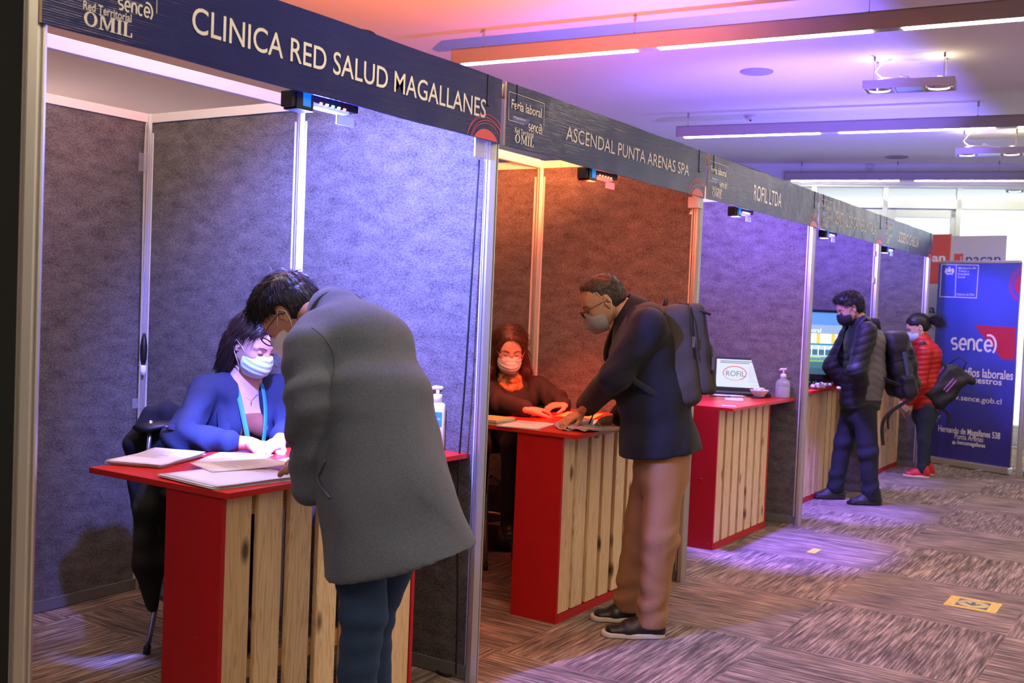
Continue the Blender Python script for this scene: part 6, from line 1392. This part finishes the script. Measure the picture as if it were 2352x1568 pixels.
def standing_legs(fig,name,hi,hp,ks,as_,r,m,h=.010,fo=.008):
    g=Grid((-.35,-.32,.04),(.40,.32,hi[2]+.08),h); g.ecap(hi,hi+V3(0,0,-.10),(.155,.115),(.16,.12),(0,1,0),.0)
    for a_,b_,c_ in zip(hp,ks,as_): g.chain([a_,b_,c_],r,.03)
    V,Q=g.mesh(2); V=folds(V,Q,[(b_,.10,(.6,.3,1),55,fo*.6) for b_ in ks]+[(c_+V3(0,0,.08),.09,(.5,.3,1),60,fo*.9) for c_ in as_],.003,8); return omesh(name,V,Q,m,fig.t)
standing_legs(Cm,'jeans',hiC,hpc,(kLc,kRc),(aLc+V3(0,0,-.01),aRc),(.105,.078,.066),DJ)
TRK=mat('dark_trekking_shoe',(.018,.017,.015),.6)
for (a_,yy) in ((aLc,.10),(aRc,-.12)):
    st=bpy.data.objects.new('shoe',None); link(st,Cm.t); shoe('s',V3(a_[0]+.20,yy+.01,0),V3(a_[0]-.085,yy,0),0,TRK,BLACK,st,.052,.10)
# his hiking pack
HP=mat('black_pack_nylon',(.012,.012,.014),.55,bump=(200,.3,.003)); HPB=mat('blue_grey_pack_panel',(.05,.07,.11),.6)
bt=thing('backpack','tall black hiking pack with hanging straps worn by the man facing the television','backpack',tuple(Cm.o),math.atan2(Cm.f[1],Cm.f[0]))
cP=Cm.p(2064,838,.0); upv=Cm.p(2040,735)-Cm.p(2072,925); upv/=np.linalg.norm(upv); Mq=frame((upv[2],0,-upv[0]),upv)
g=Grid(cP+V3(-.3,-.26,-.4),cP+V3(.3,.26,.4),.0085); g.rbox(cP+Mq[:,0]*.02,(.085,.15,.27),.06,.0,Mq); g.rbox(cP-Mq[:,0]*.075-Mq[:,2]*.03,(.05,.12,.18),.045,.02,Mq); g.rbox(cP+Mq[:,2]*.22,(.09,.14,.06),.05,.03,Mq)
g.rbox(cP+Mq[:,1]*.15-Mq[:,2]*.17,(.06,.035,.09),.03,.02,Mq)
V,Q=g.mesh(2); V=folds(V,Q,[(cP,.3,(.3,.4,1),34,.008)],.006,10); omesh('pack_body',V,Q,HP,bt)
def wq(x,y,z): return cP+Mq@V3(x,y,z)
band('side_panel',[wq(-.02,.158,-.12),wq(-.02,.160,.0),wq(-.02,.158,.12)],[wq(.015,.160,-.12),wq(.015,.162,.0),wq(.015,.158,.12)],.006,HPB,bt)
for s_ in(1,-1):
    strap('shoulder_strap',[wq(.09,s_*.08,.20),(sLc if s_>0 else sRc)+V3(-.05,-s_*.06,.08),(sLc if s_>0 else sRc)+V3(.03,-s_*.06,.085),chC+V3(.15,s_*.11,-.02),chC+V3(.13,s_*.15,-.16),wq(.08,s_*.15,-.15)],.05,.012,HP,bt,lambda q_:q_-chC)
    strap('compression_strap',[wq(.09,s_*.152,.06),wq(0,s_*.158,.07),wq(-.10,s_*.12,.06)],.02,.004,PACKD,bt,(0,1,0))
pa=wq(-.02,.15,-.26); pb=Cm.p(2028,1022,.17); strap('hanging_strap',[pa,Cm.p(2032,960,.17),pb],.03,.004,PACKD,bt,(0,1,0)); strap('hanging_strap',[wq(-.06,.12,-.24),Cm.p(2045,950,.14),Cm.p(2040,985,.14)],.02,.004,PACKD,bt,(0,1,0))
0 and strap('hip_belt',[wq(.05,.16,-.23),wq(.13,.19,-.26),V3(miC[0]+.10,.19,hiC[2]+.04)],.06,.014,HP,bt,(0,1,0))

# ---------------------------------------------------------------- woman in the red jacket at the last booth
Dm=Fig('person in red quilted jacket with black ponytail and blue mask at the farthest counter',.16,9.36,(-.92,-.39))
hD=Dm.p(2108,752); MD=frame((.90,.0,-.43),(.43,0,.90)); nkD=Dm.p(2118,783); chD=Dm.p(2128,820); miD=Dm.p(2128,880); hiD=Dm.p(2125,930)
sLd=Dm.p(2124,808,.16); eLd=Dm.p(2112,880,.18); wLd=Dm.p(2090,925,.10); sRd=V3(sLd[0],-.16,sLd[2]); eRd=V3(eLd[0],-.18,eLd[2]); wRd=V3(wLd[0],-.08,wLd[2])
kLd=Dm.p(2122,1010,.09); aLd=Dm.p(2117,1085,.09); kRd=V3(kLd[0]-.03,-.09,kLd[2]); aRd=V3(-.08,-.12,.09); hpd=[V3(hiD[0],s_*.08,hiD[2]-.02) for s_ in(1,-1)]
hv=head_sdf(.005,fem=True).mesh(1); hv=(place(hv[0],hD,MD),hv[1])
g=Grid((-.35,-.35,0),(.4,.35,1.6),.012); nb=place(np.array([(-.03,0,-.05)]),hD,MD)[0]
g.cap(nb,nkD,.045,.05,.02); g.ecap(nkD,chD,(.08,.06),(.13,.09),(0,1,0),.04); g.ecap(chD,hiD,(.13,.09),(.13,.1),(0,1,0),.04); g.chain([hpd[0],kLd,aLd],[.075,.05,.035]); g.chain([hpd[1],kRd,aRd],[.075,.05,.035]); g.chain([sLd,eLd,wLd],[.038,.033,.025]); g.chain([sRd,eRd,wRd],[.038,.033,.025])
bb=g.mesh(1); h1=limb_hand(wLd,(.55,-.2,-.75),(.1,.95,.15),side=1,curl=(.8,.9,.9,.9),h=.004); h2=limb_hand(wRd,(.6,.3,-.6),(.2,-.9,.2),side=-1,curl=(.8,.8,.8,.8),h=.004)
body_part(Dm,[hv,bb,h1,h2],SKINF)
hg=hair_cap(.074,.0,-.06,.012,h=.0055); ho=hairdo(Dm,hD,MD,hg,HAIRB,1500,.02,51,lambda c,n: n*.2+V3(-1.,0,.0)+0*c,bendv=(-1,0,0),r=.0018)
ro=np.tile(V3(-.115,0,.02),(420,1))+rn.normal(0,.010,(420,3)); S_,SQ=strands('h',ro,np.tile(V3(-.7,0,.1),(420,1)),np.full(420,.17),.0022,None,None,(-.2,0,-1.),1.5,6,.30,55); omesh('ponytail',place(S_,hD,MD),SQ,HAIRB,ho)
surg_mask(Dm.t,hD,MD,mat('blue_mask_fabric',(.45,.62,.80),.8),LOOPM,h=.005); brows(hD,MD,HAIRB,Dm.t)
REDJ=mat('red_quilted_nylon',(.42,.012,.010),.45)
g=torso_jacket(Dm,nkD,chD,miD,hiD,None,.16,.125,.009); g.chain([sLd,eLd,wLd+V3(0,0,.02)],[.066,.062,.046],.03); g.chain([sRd,eRd,wRd],[.066,.062,.046],.03); g.cut(Dm.p(2125,940),(0,0,-1),.01); g.cap(nkD+V3(0,0,-.02),nkD+V3(.01,0,.035),.066,.064,.02)
V,Q=g.mesh(1); N_=vnormals(V,Q); V=V+N_*(.008*np.abs(np.sin((V[:,2]+.15*V[:,0])*PI/.048))**.5)[:,None]; omesh('quilted_jacket',V,Q,REDJ,Dm.t)
standing_legs(Dm,'jeans',hiD,hpd,(kLd,kRd),(aLd,aRd),(.09,.058,.046),mat('dark_teal_denim',(.018,.030,.045),.85,bump=(400,.3,.003)),.010,.004)
SNR=mat('red_sneaker',(.55,.02,.03),.55); SNW=mat('cream_sneaker_sole',(.75,.55,.45),.6)
for (a_,yy) in ((aLd,.09),(aRd,-.12)):
    st=bpy.data.objects.new('shoe',None); link(st,Dm.t); shoe('s',V3(a_[0]+.185,yy,0),V3(a_[0]-.075,yy,0),0,SNR,SNW,st,.045,.08,WHITE)
bt=thing('backpack','black roll-top bag with purple stripes hanging behind the woman in the red jacket','backpack',tuple(Dm.o),math.atan2(Dm.f[1],Dm.f[0]))
cQ=Dm.p(2165,890,.02); Mz=frame(V3(.86,0,-.5),V3(.5,0,.86))
Mz=frame(V3(.80,.0,.60),V3(-.60,0,.80))
g=Grid(cQ+V3(-.35,-.22,-.35),cQ+V3(.35,.22,.35),.008); g.rbox(cQ,(.125,.16,.20),.06,.0,Mz); g.rbox(cQ+Mz[:,2]*.21-Mz[:,0]*.05,(.13,.14,.035),.03,.04,Mz)
V,Q=g.mesh(2); V=folds(V,Q,[(cQ,.3,(.3,.4,1),40,.007)],.006,10); omesh('bag_body',V,Q,HP,bt)
PUR=mat('purple_trim',(.12,.02,.16),.6); PUL=mat('lilac_stripe',(.35,.12,.38),.6)
wz=lambda x,y,z: cQ+Mz@V3(x*1.2,y*1.15,z*1.2)
for dx in (.0,.025): band('stripe',[wz(-.02+dx,.145,-.02),wz(-.02+dx,.147,.10)],[wz(-.008+dx,.145,-.02),wz(-.008+dx,.147,.10)],.004,PUL,bt)
strap('purple_edge',[wz(.10,.08,.12),wz(.112,.10,.0),wz(.09,.10,-.13),wz(.03,.1,-.175)],.05,.006,PUR,bt,(0,1,0))
mb=MB(); mb.tube([tuple(wz(-.02,.05,.20)),tuple(wz(-.0,.05,.27)),tuple(wz(.07,.03,.27)),tuple(wz(.09,.02,.18))],.008,8); mb.build('handle',HP,bt)
for s_ in(1,-1): strap('shoulder_strap',[wz(.10,s_*.06,.14),(sLd if s_>0 else sRd)+V3(-.04,-s_*.05,.07),(sLd if s_>0 else sRd)+V3(.03,-s_*.05,.065),chD+V3(.125,s_*.09,-.04),chD+V3(.08,s_*.15,-.12),wz(.11,s_*.12,-.06)],.035,.008,HP,bt,lambda q_:q_-chD)
strap('hanging_strap',[wz(-.05,.1,-.15),Dm.p(2178,950,.1),Dm.p(2177,978,.1)],.03,.004,PACKD,bt,(0,1,0))
q=wLd+V3(.07,-.02,-.09); pw=Dm.o+Dm.f*q[0]+Dm.l*q[1]; ph=thing('mobile_phone','phone held low in the hand of the woman in the red jacket','phone',(pw[0],pw[1],q[2]),math.atan2(Dm.f[1],Dm.f[0]))
Rp=Matrix.Rotation(.5,3,'Y'); mb=MB(); mb.box((0,0,0),(.010,.07,.14),M=Rp); mb.build('phone_body',mat('phone_case',(.25,.12,.08),.4),ph,.003); mb=MB(); mb.box(Rp@Vector((-.006,0,0)),(.001,.062,.13),M=Rp); mb.build('phone_screen',BLACK,ph)
